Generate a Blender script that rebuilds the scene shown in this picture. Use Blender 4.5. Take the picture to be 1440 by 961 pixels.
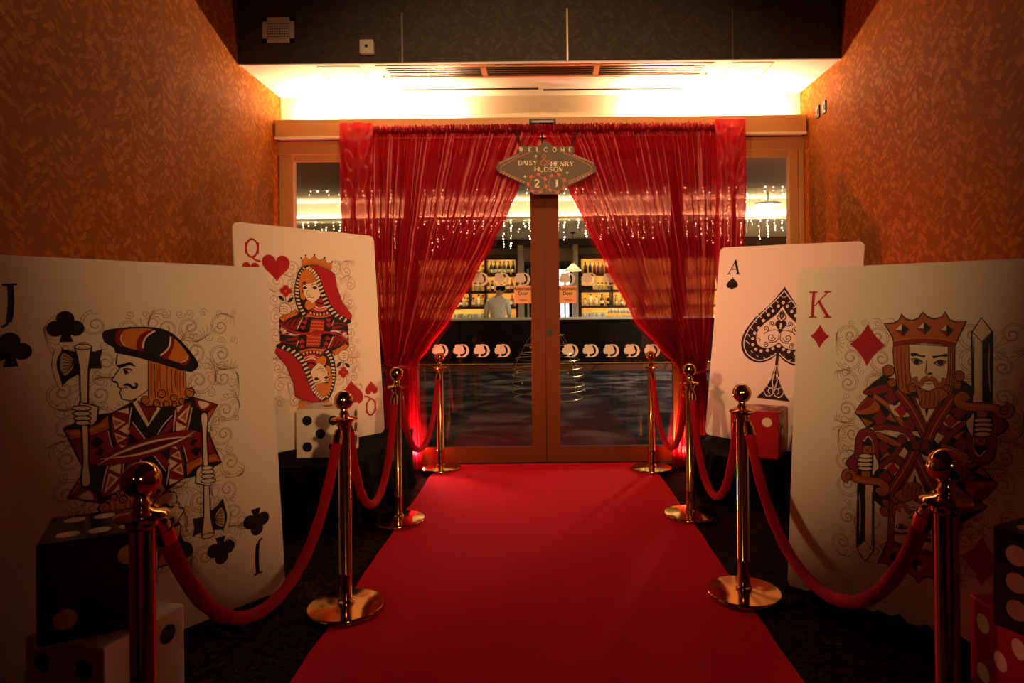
import bpy, bmesh, math, random
from math import sin, cos, pi, radians, sqrt, exp, cosh
from mathutils import Vector, Matrix
random.seed(7)
for o in list(bpy.data.objects): bpy.data.objects.remove(o, do_unlink=True)
scene = bpy.context.scene
COL = scene.collection

# ------------------------------------------------------------------ camera
F, VX, VY, H0, ROLL = 920.0, 765.0, 434.0, 1.32, 0.010
cam_d = bpy.data.cameras.new('camera'); cam = bpy.data.objects.new('camera', cam_d); COL.objects.link(cam)
cam_d.sensor_width = 36; cam_d.lens = F / 1440 * 36
cam_d.shift_x = (720 - VX) / 1440; cam_d.shift_y = (VY - 480.5) / 1440
cam_d.clip_start = .05
cam.matrix_world = Matrix.Translation((0, 0, H0)) @ Matrix.Rotation(pi / 2, 4, 'X') @ Matrix.Rotation(-ROLL, 4, 'Z')
scene.camera = cam
CR, SR = cos(ROLL), sin(ROLL)

def ray(px, py):
    a, b = px - VX, py - VY
    return Vector(((CR * a - SR * b) / F, 1.0, -(SR * a + CR * b) / F))
def P(px, py, Y):                       # the point a pixel shows at depth Y
    r = ray(px, py); return Vector((r.x * Y, Y, H0 + r.z * Y))
def G(px, py, z=0.0):                   # the point a pixel shows on the level z
    r = ray(px, py); t = (z - H0) / r.z
    return Vector((r.x * t, t, z))

# ------------------------------------------------------------------ world, lights, exposure
scene.view_settings.view_transform = 'Standard'
scene.view_settings.look = 'None'
scene.view_settings.exposure = 0.2
scene.view_settings.gamma = 1.0
scene.view_settings.use_curve_mapping = False
world = bpy.data.worlds.new('world'); scene.world = world; world.use_nodes = True
world.node_tree.nodes['Background'].inputs[0].default_value = (1.0, .42, .16, 1)
world.node_tree.nodes['Background'].inputs[1].default_value = .006

def light(name, kind, loc, energy, color, target=None, **kw):
    d = bpy.data.lights.new(name, kind); d.energy = energy; d.color = color
    for k, v in kw.items(): setattr(d, k, v)
    o = bpy.data.objects.new(name, d); COL.objects.link(o); o.location = loc
    if target is not None:
        o.rotation_euler = (Vector(target) - Vector(loc)).to_track_quat('-Z', 'Y').to_euler()
    return o
WARM = (1.0, .55, .24)
# two lobby lamps behind the photographer; the shadows of posts and ropes on dice and cards point back to one on each side
light('lobby_lamp_right_offscreen', 'SPOT', (1.35, -2.6, 2.25), 690, WARM, (-.95, 4.9, 1.5), spot_size=radians(36), spot_blend=1.0, shadow_soft_size=.05)
light('lobby_lamp_left_offscreen', 'SPOT', (-1.7, -1.6, 1.95), 520, WARM, (1.25, 4.9, 1.5), spot_size=radians(36), spot_blend=1.0, shadow_soft_size=.05)
light('lobby_fill_spot_offscreen', 'SPOT', (0, -1.5, 4.36), 1200, (1, .56, .25), (0, 5.4, 1.9), spot_size=radians(41), spot_blend=1.0, shadow_soft_size=.12)  # added fill spot brightening the sign, doors and far cards
# ------------------------------------------------------------------ materials
def lin(c):
    if isinstance(c, str): c = tuple(int(c[i:i + 2], 16) / 255 for i in (0, 2, 4))
    return tuple(((v / 12.92) if v <= .04045 else ((v + .055) / 1.055) ** 2.4) for v in c)
def new_mat(name):
    m = bpy.data.materials.new(name); m.use_nodes = True
    nt = m.node_tree; b = nt.nodes['Principled BSDF']
    return m, nt, b
def mat(name, col, rough=.5, metal=0., var=.06, scale=40., bump=0., bscale=None, sheen=0., coat=0., spec=None):
    m, nt, b = new_mat(name); c = lin(col)
    tc = nt.nodes.new('ShaderNodeTexCoord'); nz = nt.nodes.new('ShaderNodeTexNoise'); nz.inputs['Scale'].default_value = scale
    nt.links.new(tc.outputs['Object'], nz.inputs['Vector'])
    mx = nt.nodes.new('ShaderNodeMix'); mx.data_type = 'RGBA'
    mx.inputs['A'].default_value = tuple(v * (1 - var) for v in c) + (1,)
    mx.inputs['B'].default_value = tuple(min(1, v * (1 + var)) for v in c) + (1,)
    nt.links.new(nz.outputs['Fac'], mx.inputs['Factor']); nt.links.new(mx.outputs['Result'], b.inputs['Base Color'])
    b.inputs['Roughness'].default_value = rough; b.inputs['Metallic'].default_value = metal
    if spec is not None: b.inputs['Specular IOR Level'].default_value = spec
    if sheen: b.inputs['Sheen Weight'].default_value = sheen; b.inputs['Sheen Tint'].default_value = c + (1,)
    if coat: b.inputs['Coat Weight'].default_value = coat; b.inputs['Coat Roughness'].default_value = .08
    if bump:
        n2 = nt.nodes.new('ShaderNodeTexNoise'); n2.inputs['Scale'].default_value = bscale or scale; n2.inputs['Detail'].default_value = 4
        nt.links.new(tc.outputs['Object'], n2.inputs['Vector'])
        bp = nt.nodes.new('ShaderNodeBump'); bp.inputs['Strength'].default_value = bump; bp.inputs['Distance'].default_value = .01
        nt.links.new(n2.outputs['Fac'], bp.inputs['Height']); nt.links.new(bp.outputs['Normal'], b.inputs['Normal'])
    return m
def emit(name, col, strength):
    m, nt, b = new_mat(name)
    b.inputs['Base Color'].default_value = lin(col) + (1,)
    b.inputs['Emission Color'].default_value = lin(col) + (1,); b.inputs['Emission Strength'].default_value = strength
    return m
def glass(name, tint=(1, 1, 1), refl=.06):
    m, nt, b = new_mat(name); nt.nodes.remove(b)
    out = nt.nodes['Material Output']
    tr = nt.nodes.new('ShaderNodeBsdfTransparent'); tr.inputs[0].default_value = tuple(tint) + (1,)
    gl = nt.nodes.new('ShaderNodeBsdfGlossy'); gl.inputs['Roughness'].default_value = .02
    mx = nt.nodes.new('ShaderNodeMixShader'); mx.inputs[0].default_value = refl
    nt.links.new(tr.outputs[0], mx.inputs[1]); nt.links.new(gl.outputs[0], mx.inputs[2]); nt.links.new(mx.outputs[0], out.inputs[0])
    return m
def math_node(nt, op, a, b=None, c=None):
    n = nt.nodes.new('ShaderNodeMath'); n.operation = op
    for i, v in enumerate((a, b, c)):
        if v is None: continue
        if isinstance(v, (int, float)): n.inputs[i].default_value = v
        else: nt.links.new(v, n.inputs[i])
    return n.outputs[0]
def wallpaper(name, axis, dark, light_, metal=.25, rough=.45):
    m, nt, b = new_mat(name); M_ = lambda *a: math_node(nt, *a)
    tc = nt.nodes.new('ShaderNodeTexCoord'); sp = nt.nodes.new('ShaderNodeSeparateXYZ'); nt.links.new(tc.outputs['Object'], sp.inputs[0])
    u = sp.outputs[axis]; v = sp.outputs['Z']
    wn = nt.nodes.new('ShaderNodeTexNoise'); wn.inputs['Scale'].default_value = 22; nt.links.new(tc.outputs['Object'], wn.inputs['Vector'])
    wob = M_('MULTIPLY', M_('SUBTRACT', wn.outputs['Fac'], .5), .030)
    PW = .15
    col = M_('FLOOR', M_('DIVIDE', u, PW)); ul = M_('SUBTRACT', u, M_('MULTIPLY', M_('ADD', col, .5), PW))
    odd = M_('MODULO', M_('ABSOLUTE', col), 2.0)
    fl = M_('SUBTRACT', M_('MULTIPLY', odd, 2.0), 1.0)
    pa = M_('ADD', M_('ADD', M_('MULTIPLY', ul, .80), M_('MULTIPLY', M_('MULTIPLY', v, fl), .60)), wob); pb = M_('ADD', M_('SUBTRACT', M_('MULTIPLY', v, .80), M_('MULTIPLY', M_('MULTIPLY', ul, fl), .60)), wob)
    cx = nt.nodes.new('ShaderNodeCombineXYZ'); nt.links.new(M_('DIVIDE', pa, .052), cx.inputs[0]); nt.links.new(M_('ADD', M_('DIVIDE', pb, .025), M_('MULTIPLY', col, 17.3)), cx.inputs[1])
    vo = nt.nodes.new('ShaderNodeTexVoronoi'); vo.voronoi_dimensions = '2D'; vo.inputs['Scale'].default_value = 1.0; vo.inputs['Randomness'].default_value = .75; nt.links.new(cx.outputs[0], vo.inputs['Vector'])
    sc_ = nt.nodes.new('ShaderNodeSeparateColor'); nt.links.new(vo.outputs['Color'], sc_.inputs[0])
    mask = M_('MULTIPLY', M_('MULTIPLY', M_('GREATER_THAN', sc_.outputs[0], .45), M_('LESS_THAN', vo.outputs['Distance'], .50)), M_('ADD', .35, M_('MULTIPLY', sc_.outputs[1], .65)))
    mx = nt.nodes.new('ShaderNodeMix'); mx.data_type = 'RGBA'
    mx.inputs['A'].default_value = lin(dark) + (1,); mx.inputs['B'].default_value = lin(light_) + (1,)
    nt.links.new(mask, mx.inputs['Factor']); nt.links.new(mx.outputs['Result'], b.inputs['Base Color'])
    nt.links.new(M_('SUBTRACT', rough + .10, M_('MULTIPLY', mask, .12)), b.inputs['Roughness'])
    b.inputs['Metallic'].default_value = metal; b.inputs['Specular IOR Level'].default_value = .12
    bp = nt.nodes.new('ShaderNodeBump'); bp.inputs['Strength'].default_value = .22; bp.inputs['Distance'].default_value = .003
    nt.links.new(M_('ADD', M_('MULTIPLY', mask, .6), M_('MULTIPLY', sc_.outputs[2], .4)), bp.inputs['Height']); nt.links.new(bp.outputs['Normal'], b.inputs['Normal'])
    return m
def blotch(name, stops, scale, rough=.9, distort=1.5, stretch=(1, 1, 1), detail=3):
    m, nt, b = new_mat(name)
    tc = nt.nodes.new('ShaderNodeTexCoord'); mp = nt.nodes.new('ShaderNodeMapping'); mp.inputs['Scale'].default_value = stretch
    nz = nt.nodes.new('ShaderNodeTexNoise'); nz.inputs['Scale'].default_value = scale; nz.inputs['Distortion'].default_value = distort; nz.inputs['Detail'].default_value = detail
    cr = nt.nodes.new('ShaderNodeValToRGB'); els = cr.color_ramp.elements
    while len(els) < len(stops): els.new(.5)
    for e, (p, c) in zip(els, stops): e.position = p; e.color = lin(c) + (1,)
    nt.links.new(tc.outputs['Object'], mp.inputs[0]); nt.links.new(mp.outputs[0], nz.inputs['Vector'])
    nt.links.new(nz.outputs['Fac'], cr.inputs[0]); nt.links.new(cr.outputs[0], b.inputs['Base Color'])
    b.inputs['Roughness'].default_value = rough; b.inputs['Specular IOR Level'].default_value = .03
    return m
def thin(name, col):          # paper or vinyl that lets some light through
    m, nt, b = new_mat(name); nt.nodes.remove(b); out = nt.nodes['Material Output']; c = lin(col) + (1,)
    df = nt.nodes.new('ShaderNodeBsdfDiffuse'); df.inputs[0].default_value = c; tl = nt.nodes.new('ShaderNodeBsdfTranslucent'); tl.inputs[0].default_value = c
    a = nt.nodes.new('ShaderNodeMixShader'); a.inputs[0].default_value = .5
    nt.links.new(df.outputs[0], a.inputs[1]); nt.links.new(tl.outputs[0], a.inputs[2]); nt.links.new(a.outputs[0], out.inputs[0])
    return m
def sheer(name, col, open_):
    m, nt, b = new_mat(name); nt.nodes.remove(b); out = nt.nodes['Material Output']; c = lin(col) + (1,)
    df = nt.nodes.new('ShaderNodeBsdfDiffuse'); df.inputs[0].default_value = c
    tl = nt.nodes.new('ShaderNodeBsdfTranslucent'); tl.inputs[0].default_value = c
    tr = nt.nodes.new('ShaderNodeBsdfTransparent'); tr.inputs[0].default_value = (1, .45, .42, 1)
    a = nt.nodes.new('ShaderNodeMixShader'); a.inputs[0].default_value = .5
    e = nt.nodes.new('ShaderNodeMixShader')
    tc = nt.nodes.new('ShaderNodeTexCoord'); nz = nt.nodes.new('ShaderNodeTexNoise'); nz.inputs['Scale'].default_value = 8
    nt.links.new(tc.outputs['Object'], nz.inputs['Vector'])
    nt.links.new(math_node(nt, 'ADD', math_node(nt, 'MULTIPLY', nz.outputs['Fac'], .12), open_ - .06), e.inputs[0])
    gl = nt.nodes.new('ShaderNodeBsdfGlossy'); gl.inputs[0].default_value = (1, .5, .45, 1); gl.inputs['Roughness'].default_value = .38
    g = nt.nodes.new('ShaderNodeMixShader'); g.inputs[0].default_value = .05
    L = nt.links.new
    L(df.outputs[0], a.inputs[1]); L(tl.outputs[0], a.inputs[2]); L(a.outputs[0], g.inputs[1]); L(gl.outputs[0], g.inputs[2])
    L(g.outputs[0], e.inputs[1]); L(tr.outputs[0], e.inputs[2]); L(e.outputs[0], out.inputs[0])
    return m

M = {}
M['wall_l'] = wallpaper('bronze_wallpaper', 'Y', '864a12', 'a8661e', 0., .6)
M['wall_x'] = wallpaper('charcoal_wallpaper', 'X', '4a4541', '544e49', .1, .6)
M['plaster'] = mat('painted_plaster', 'e8dcc4', .8, var=.02)
M['ceil'] = mat('white_ceiling_paint', 'f0e8d8', .85, var=.02)
M['dark_ceil'] = mat('dark_ceiling_paint', '2a211c', .9)
M['floor'] = blotch('dark_patterned_carpet', [(0, '050404'), (.50, '0b0706'), (.56, '3a2016'), (.60, '080505'), (1, '060404')], 9, distort=3)
M['bar_floor'] = blotch('grey_blotched_carpet', [(0, '0a090a'), (.44, '161416'), (.54, '383235'), (.64, '5a4f4a'), (1, '665a54')], 1.7, distort=.6, detail=5)
M['red_carpet'] = mat('red_event_carpet', 'e0203a', .95, var=.12, scale=260, bump=.5, bscale=500, sheen=.3, spec=.1)
M['frame'] = mat('shaded_door_frame', '6a3210', .6, 0., var=.05, spec=.12)  # darker copy of the tan side framing, shade put into the colour
M['frame_lit'] = mat('lit_side_frame', 'c48e56', .4, .1, var=.05)  # lighter copy of the door framing, its stronger light put into the colour
M['header'] = mat('tan_header_box', 'c08850', .45, var=.03)
M['glass'] = glass('door_glass', (.93, .95, .93), .075)
M['metal_dark'] = mat('dark_metal', '18130f', .4, .5)
M['steel'] = mat('brushed_steel', '9a938a', .35, .9)
M['white_plastic'] = mat('white_plastic', 'd9d4ca', .45)
M['brass'] = mat('polished_brass', 'd9a24e', .10, 1.0, var=.05, scale=6)
M['velvet'] = mat('red_velvet', '940d1a', .85, var=.12, scale=60, bump=.3, bscale=220, sheen=.8, spec=.1)
M['black_cloth'] = mat('black_cloth', '060505', .85, bump=.4, bscale=60, spec=.06)
M['sheer'] = sheer('red_sheer_fabric', 'c21430', .15)
M['sheer2'] = sheer('red_ruched_fabric', '9c0c22', .06)
M['card'] = mat('white_card_board', 'f2e8da', .55, var=.015, scale=90)
M['card_edge'] = mat('foam_board_edge', 'cfc4b4', .8)
M['ink'] = mat('black_print', '100c0e', .5); M['navy'] = mat('navy_print', '0e1220', .5)
M['red'] = mat('red_print', 'b01020', .5); M['dred'] = mat('dark_red_print', '8a1620', .5)
M['orange'] = mat('orange_print', 'd98130', .5); M['dorange'] = mat('rust_print', 'b9602c', .5)
M['cream'] = mat('cream_print', 'f0dfc6', .55); M['line'] = mat('brown_line_print', 'c3a48c', .6); M['line2'] = mat('scroll_line_print', 'b4937a', .6)
M['spade'] = mat('maroon_black_print', '1c080a', .5)
M['die_white'] = mat('white_die_paint', 'efe3d0', .4, bump=.08, bscale=30); M['die_black'] = mat('black_die_paint', '0b0a0a', .22)
M['die_red'] = mat('red_die_paint', 'b0141e', .25); M['pip_white'] = mat('cream_pip', 'f0dcbc', .45); M['pip_black'] = mat('black_pip', '0c0a0a', .45)
M['sign'] = mat('taupe_sign_board', '5c4c3c', .6); M['sign_txt'] = mat('cream_lettering', 'f0ddc0', .6); M['sign_red'] = mat('coral_print', 'd4694a', .6); M['sign_dark'] = mat('dark_taupe_print', '4a3c30', .6)
M['sign_dot'] = mat('taupe_bulb_print', 'a68e6e', .6); M['notice'] = thin('orange_paper', 'ffcca0'); M['notice_txt'] = mat('brown_lettering', '4a1c0c', .7)
M['decal'] = thin('frosted_white_decal', 'f0e6d6')
M['bar_black'] = mat('black_bar_panel', '0c0a0a', .18); M['bar_top'] = mat('pale_bar_top', 'd8c8ae', .3); M['wood'] = mat('brown_wood', '6a3a20', .5, var=.2, scale=12)
M['shelf'] = mat('dark_shelf_wood', '3c1c12', .5, var=.15, scale=14); M['shelf_back'] = mat('amber_back_panel', 'd8a24c', .5, var=.15, scale=9)
M['led'] = emit('warm_led', 'ffd890', 75); M['strip'] = emit('bulkhead_led_line', 'ffe2b8', 60); M['disc'] = emit('ceiling_lamp_diffuser', 'fff0dc', 800); M['fairy'] = emit('fairy_bulb', 'ffe2a8', 22); M['screen'] = emit('bright_window_pane', 'e8e4ff', 2.2)
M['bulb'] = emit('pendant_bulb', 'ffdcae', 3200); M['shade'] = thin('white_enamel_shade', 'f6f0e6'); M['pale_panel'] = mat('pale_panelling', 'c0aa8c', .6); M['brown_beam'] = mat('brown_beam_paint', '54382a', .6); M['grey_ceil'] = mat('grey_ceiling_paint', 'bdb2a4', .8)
M['wire'] = mat('gold_wire', 'd8b070', .3, .9); M['thin_wire'] = mat('clear_wire', 'b8a888', .6)
M['shirt'] = mat('white_shirt_cotton', 'e8e2d6', .8); M['skin'] = mat('skin', 'c08a68', .6); M['hair'] = mat('black_hair', '120e0c', .9, spec=.1); M['trouser'] = mat('black_trousers', '0e0d0d', .8)
M['g_dark'] = mat('dark_wine_glass', '1c120c', .12); M['g_amber'] = mat('amber_spirit_glass', '8a4812', .12); M['g_clear'] = mat('clear_spirit_glass', 'a89a80', .12); M['g_red'] = mat('red_spirit_glass', '5a1410', .12); M['g_green'] = mat('green_spirit_glass', '2c3a1c', .12)
M['label'] = mat('paper_label', 'd8cdb8', .7); M['tumbler'] = mat('pale_tumbler_glass', 'd8dce0', .15)
M['cove'] = emit('ceiling_glow_strip', (1.0, .80, .60), 330)

# ------------------------------------------------------------------ mesh helpers
class MB:
    def __init__(s): s.v = []; s.f = []; s.m = []
    def add(s, vs, fs, mi=0):
        n = len(s.v); s.v += [tuple(v) for v in vs]
        for f in fs: s.f.append(tuple(i + n for i in f)); s.m.append(mi)
    def box(s, x0, x1, y0, y1, z0, z1, mi=0):
        s.add([(x0, y0, z0), (x1, y0, z0), (x1, y1, z0), (x0, y1, z0), (x0, y0, z1), (x1, y0, z1), (x1, y1, z1), (x0, y1, z1)],
              [(0, 3, 2, 1), (4, 5, 6, 7), (0, 1, 5, 4), (1, 2, 6, 5), (2, 3, 7, 6), (3, 0, 4, 7)], mi); return s
    def lathe(s, prof, n=24, c=(0, 0, 0), mi=0):
        base = len(s.v); k = len(prof)
        for r, z in prof:
            for i in range(n):
                a = 2 * pi * i / n; s.v.append((c[0] + r * cos(a), c[1] + r * sin(a), c[2] + z))
        for j in range(k - 1):
            for i in range(n):
                a, b = base + j * n + i, base + j * n + (i + 1) % n
                s.f.append((a, b, b + n, a + n)); s.m.append(mi)
        s.f.append(tuple(base + i for i in range(n))[::-1]); s.m.append(mi)
        s.f.append(tuple(base + (k - 1) * n + i for i in range(n))); s.m.append(mi)
        return s
    def tube(s, path, r, n=8, mi=0, closed=False):
        path = [Vector(p) for p in path]; base = len(s.v); k = len(path)
        for j, p in enumerate(path):
            if closed: t = path[(j + 1) % k] - path[j - 1]
            else: t = path[min(j + 1, k - 1)] - path[max(j - 1, 0)]
            t.normalize(); a = t.cross(Vector((0, 0, 1)))
            if a.length < .05: a = t.cross(Vector((1, 0, 0)))
            a.normalize(); b = a.cross(t); rr = r[j] if isinstance(r, (list, tuple)) else r
            for i in range(n): s.v.append(tuple(p + (a * cos(2 * pi * i / n) + b * sin(2 * pi * i / n)) * rr))
        for j in range(k if closed else k - 1):
            for i in range(n):
                q, w = base + j * n + i, base + j * n + (i + 1) % n; e = base + ((j + 1) % k) * n
                s.f.append((q, w, e + (i + 1) % n, e + i)); s.m.append(mi)
        if not closed:
            s.f.append(tuple(base + i for i in range(n))[::-1]); s.m.append(mi)
            s.f.append(tuple(base + (k - 1) * n + i for i in range(n))); s.m.append(mi)
        return s
    def prism(s, pts, y0, y1, mi=0):     # an outline in x,z given thickness along y
        n = len(pts); s.add([(x, y0, z) for x, z in pts] + [(x, y1, z) for x, z in pts],
              [tuple(range(n)), tuple(range(2 * n - 1, n - 1, -1))] + [(i, i + n, (i + 1) % n + n, (i + 1) % n) for i in range(n)], mi); return s
    def mesh(s, name, mats, smooth=False, bevel=0):
        me = bpy.data.meshes.new(name); me.from_pydata(s.v, [], s.f)
        for m in (mats if isinstance(mats, (list, tuple)) else [mats]): me.materials.append(M[m])
        me.polygons.foreach_set('material_index', s.m)
        bm = bmesh.new(); bm.from_mesh(me)
        if bevel:
            bmesh.ops.bevel(bm, geom=bm.edges[:], offset=bevel, segments=2, affect='EDGES', profile=.5)
        bmesh.ops.recalc_face_normals(bm, faces=bm.faces[:]); bm.to_mesh(me); bm.free()
        if smooth:
            me.polygons.foreach_set('use_smooth', [True] * len(me.polygons))
            try: me.set_sharp_from_angle(angle=radians(40))
            except Exception: pass
        return me
    def build(s, name, mats, parent=None, smooth=False, bevel=0):
        return link(name, s.mesh(name, mats, smooth, bevel), parent)
def link(name, data, parent=None):
    o = bpy.data.objects.new(name, data); COL.objects.link(o)
    if parent is not None: o.parent = parent
    return o
def tag(o, label, cat, group=None, kind=None):
    if label: o['label'] = label
    if cat: o['category'] = cat
    if group: o['group'] = group
    if kind: o['kind'] = kind
    return o
def thing(name, label, cat, loc=(0, 0, 0), rz=0, group=None):
    o = link(name, None); o.location = loc; o.rotation_euler = (0, 0, rz); o.empty_display_size = .05
    return tag(o, label, cat, group)
def struct(o, label=None):
    o['kind'] = 'structure'
    if label: o['label'] = label
    return o
def copy_tree(o, parent=None):
    c = o.copy(); COL.objects.link(c); c.parent = parent
    for ch in o.children: copy_tree(ch, c)
    return c
def bx(name, x0, x1, y0, y1, z0, z1, mt, parent=None, bevel=0):
    return MB().box(x0, x1, y0, y1, z0, z1).build(name, mt, parent, bevel=bevel)

# ------------------------------------------------------------------ the setting: lobby passage
XL, XR, YB, YF, ZC = -2.26, 2.235, 5.66, 4.877, 3.165
struct(bx('floor', -2.6, 2.6, -4, YB + .08, -.1, 0, 'floor'), 'dark patterned lobby carpet')
struct(bx('wall_left', XL - .15, XL, -4, YB + .1, 0, 4.4, 'wall_l'), 'bronze patterned wallpaper wall')
struct(bx('wall_right', XR, XR + .15, -4, YB + .1, 0, 4.4, 'wall_l'), 'bronze patterned wallpaper wall')
struct(bx('wall_front', XL - .15, XR + .15, -4.15, -4, 0, 4.4, 'dark_ceil'))
struct(bx('ceiling_lobby', XL - .15, XR + .15, -4.15, YF, 4.4, 4.5, 'dark_ceil'))
wb = struct(bx('wall_bulkhead', XL, XR, YF, YF + .03, ZC, 4.4, 'wall_x'), 'charcoal wallpapered bulkhead above the entrance')
for px, y0, y1 in ((566, 18, 79), (798, 12, 78), (1030, 12, 80)):
    a, b = P(px, y1, YF), P(px, y0, YF)
    MB().box(a.x - .006, a.x + .006, YF - .006, YF, ZC, b.z).build('joint_strip', 'steel', wb)
soff = struct(bx('ceiling', XL, XR, YF + .03, YB, ZC, ZC + .1, 'ceil'), 'white lowered ceiling over the entrance')
bx('edge_bead', XL, XR, YF, YF + .03, ZC - .008, ZC, 'ceil', soff)
struct(bx('wall_back', XL, XR, YB, YB + .1, 2.77, ZC + .1, 'plaster'), 'cream wall strip above the doors')
hd = struct(bx('trim_1', XL + .02, XR - .02, 5.48, YB, 2.775, 2.925, 'header', bevel=.006), 'tan header box over the doors')
bx('lower_bead', XL + .02, XR - .02, 5.47, 5.50, 2.762, 2.778, 'plaster', hd)
# unseen LED strips added on the header box to carry the ceiling glow
cv = thing('ceiling_glow_light', 'added warm LED strips on top of the door header for the ceiling glow', 'light', (0, 5.57, 2.925))
bx('tray', XL + .05, XR - .05, -.05, .06, 0, .004, 'plaster', cv)
for sx in (-1, 1): bx('led_strip', min(sx * .75, sx * 2.05), max(sx * .75, sx * 2.05), -.02, .015, .004, .012, 'cove', cv)
# air-conditioning slots recessed into the low ceiling
ac = thing('ceiling_diffuser', 'long air diffuser with three dark louvred bays in the ceiling', 'vent', (0, 0, ZC))
def zc(px, py): return G(px, py, ZC)
fr = MB()
a = zc(545, 106); b = zc(985, 106); y0 = YF + .055; y1 = zc(760, 106).y
xs = [a.x, zc(681, 100).x, zc(838, 100).x, b.x]
fr.box(xs[0] - .04, xs[3] + .04, y0 - .015, y0 + .02, -.012, 0); fr.box(xs[0] - .04, xs[3] + .04, y1 - .02, y1 + .015, -.012, 0)
for x in xs: fr.box(x - .02, x + .02, y0, y1, -.012, 0)
fr.build('frame', 'header', ac)
for i in range(3):
    bay = bx('bay', xs[i] + .02, xs[i + 1] - .02, y0 + .02, y1 - .02, -.006, -.001, 'metal_dark', ac)
    for k in range(4):
        yy = y0 + .05 + k * (y1 - y0 - .1) / 3
        sl = bx('louvre', xs[i] + .03, xs[i + 1] - .03, yy - .004, yy + .006, -.011, -.006, 'wood', bay)
for px0, px1 in ((566, 757), (764, 957)):
    a, b = zc(px0, 126), zc(px1, 126)
    t = tag(bx('slot_diffuser', a.x, b.x, a.y - .012, a.y + .014, ZC - .006, ZC + .001, 'metal_dark'), 'thin dark slot diffuser in the white ceiling near the back wall', 'vent', 'slot diffusers')
for px in (478, 1052):
    c = zc(px, 96); c.y = 5.08; t = thing('access_hatch', 'square white hatch in the low ceiling on the %s card side' % ('queen' if px < 700 else 'ace'), 'hatch', (c.x, c.y, ZC), 0, 'ceiling hatches')
    m = MB()
    for q in (-1, 1): m.box(min(q * .16, q * .15), max(q * .16, q * .15), -.14, .14, -.004, .001); m.box(-.15, .15, min(q * .14, q * .13), max(q * .14, q * .13), -.004, .001)
    m.build('hatch_rim', 'header', t); bx('hatch_panel', -.148, .148, -.128, .128, -.003, .001, 'ceil', t)
# vent grille and small box on the bulkhead, socket plates on the right wall
c0, c1 = P(370, 61, YF), P(414, 25, YF)
t = thing('vent_grille', 'square white vent grille on the charcoal bulkhead', 'vent', ((c0.x + c1.x) / 2, YF, (c0.z + c1.z) / 2))
w, h = (c1.x - c0.x) / 2, (c1.z - c0.z) / 2
m = MB()
for q in (-1, 1): m.box(min(q * w, q * w * .72), max(q * w, q * w * .72), -.012, 0, -h, h); m.box(-w, w, -.012, 0, min(q * h, q * h * .68), max(q * h, q * h * .68))
m.build('frame', 'white_plastic', t); bx('duct', -w * .72, w * .72, -.003, 0, -h * .68, h * .68, 'metal_dark', t)
for k in range(7): zz = -h * .6 + k * h * 1.2 / 6; bx('slat', -w * .72, w * .72, -.010, -.003, zz - .005, zz + .005, 'white_plastic', t)
m = MB()
for k in range(9): xx = -w * .62 + k * w * 1.24 / 8; m.box(xx - .003, xx + .003, -.008, -.003, -h * .68, h * .68)
m.build('cross_bars', 'white_plastic', t)
c0, c1 = P(508, 79, YF), P(527, 58, YF)
t = thing('sensor_box', 'small white sensor box at the foot of the bulkhead', 'sensor', ((c0.x + c1.x) / 2, YF, (c0.z + c1.z) / 2))
w = (c1.x - c0.x) / 2; bx('housing', -w, w, -.05, 0, -w, w, 'white_plastic', t, bevel=.006)
m = MB().lathe([(.012, 0), (.012, .004), (.006, .008)], 12); o = m.build('lens', 'metal_dark', t); o.rotation_euler = (pi / 2, 0, 0); o.location = (0, -.05, 0)
for px, py in ((1151, 158), (1160, 151)):
    r = ray(px, py); q = XR / r.x; Yw, Zw = q, H0 + r.z * q
    t = thing('wall_socket', 'small dark metal socket plate with a %s insert high on the wallpaper' % ('white' if px > 1155 else 'brown'), 'socket', (XR, Yw, Zw), 0, 'socket plates on the wallpaper')
    bx('plate', -.012, 0, -.032, .032, -.05, .05, 'metal_dark', t, bevel=.003); bx('insert', -.016, -.011, -.010, .012, -.022, .018, 'white_plastic' if px > 1155 else 'wood', t)
c = P(763, 172, 5.48)
t = thing('door_sensor', 'black motion sensor bar on the tan header box', 'sensor', (c.x, 5.48, c.z))
bx('body', -.11, .11, -.035, 0, -.02, .02, 'metal_dark', t, bevel=.006); bx('window', -.09, .09, -.038, -.034, -.012, .004, 'g_dark', t)

# doors: two glass leaves and a fixed light on each side
DC = .012; ZT = 2.765
hdr = struct(bx('trim_2', XL, XR, 5.58, YB + .06, 2.655, ZT, 'frame_lit', bevel=.004), 'head rail of the door frame in a lit tan tone')
struct(bx('trim_3', XL, XR, 5.52, YB + .06, 0, .012, 'steel'), 'metal door threshold')
for s_, x0, x1, n in ((-1, XL, -1.12, 1), (1, 1.14, XR, 2)):
    w_ = struct(thing('window_%d' % n, 'fixed glass light beside the sliding doors', None, (0, 0, 0)))
    if s_ < 0: posts = [(x0, x0 + .05), (x0 + .05, x0 + .135), (x1 - .06, x1)]
    else: posts = [(x0, x0 + .06), (x1 - .135, x1 - .05), (x1 - .05, x1)]
    for k, (p, q) in enumerate(posts): bx('jamb', p + .003, q - .003, 5.585 if k else 5.60, 5.655, .012, 2.655, 'frame_lit', w_, bevel=.004)
    g0, g1 = (x0 + .13, x1 - .055) if s_ < 0 else (x0 + .055, x1 - .13)
    bx('top_rail', g0, g1, 5.60, 5.65, 2.60, 2.657, 'frame_lit', w_); bx('bottom_rail', g0, g1, 5.60, 5.65, .012, .14, 'frame_lit', w_)
    bx('glass_pane', g0, g1, 5.625, 5.633, .135, 2.605, 'glass', w_)
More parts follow.
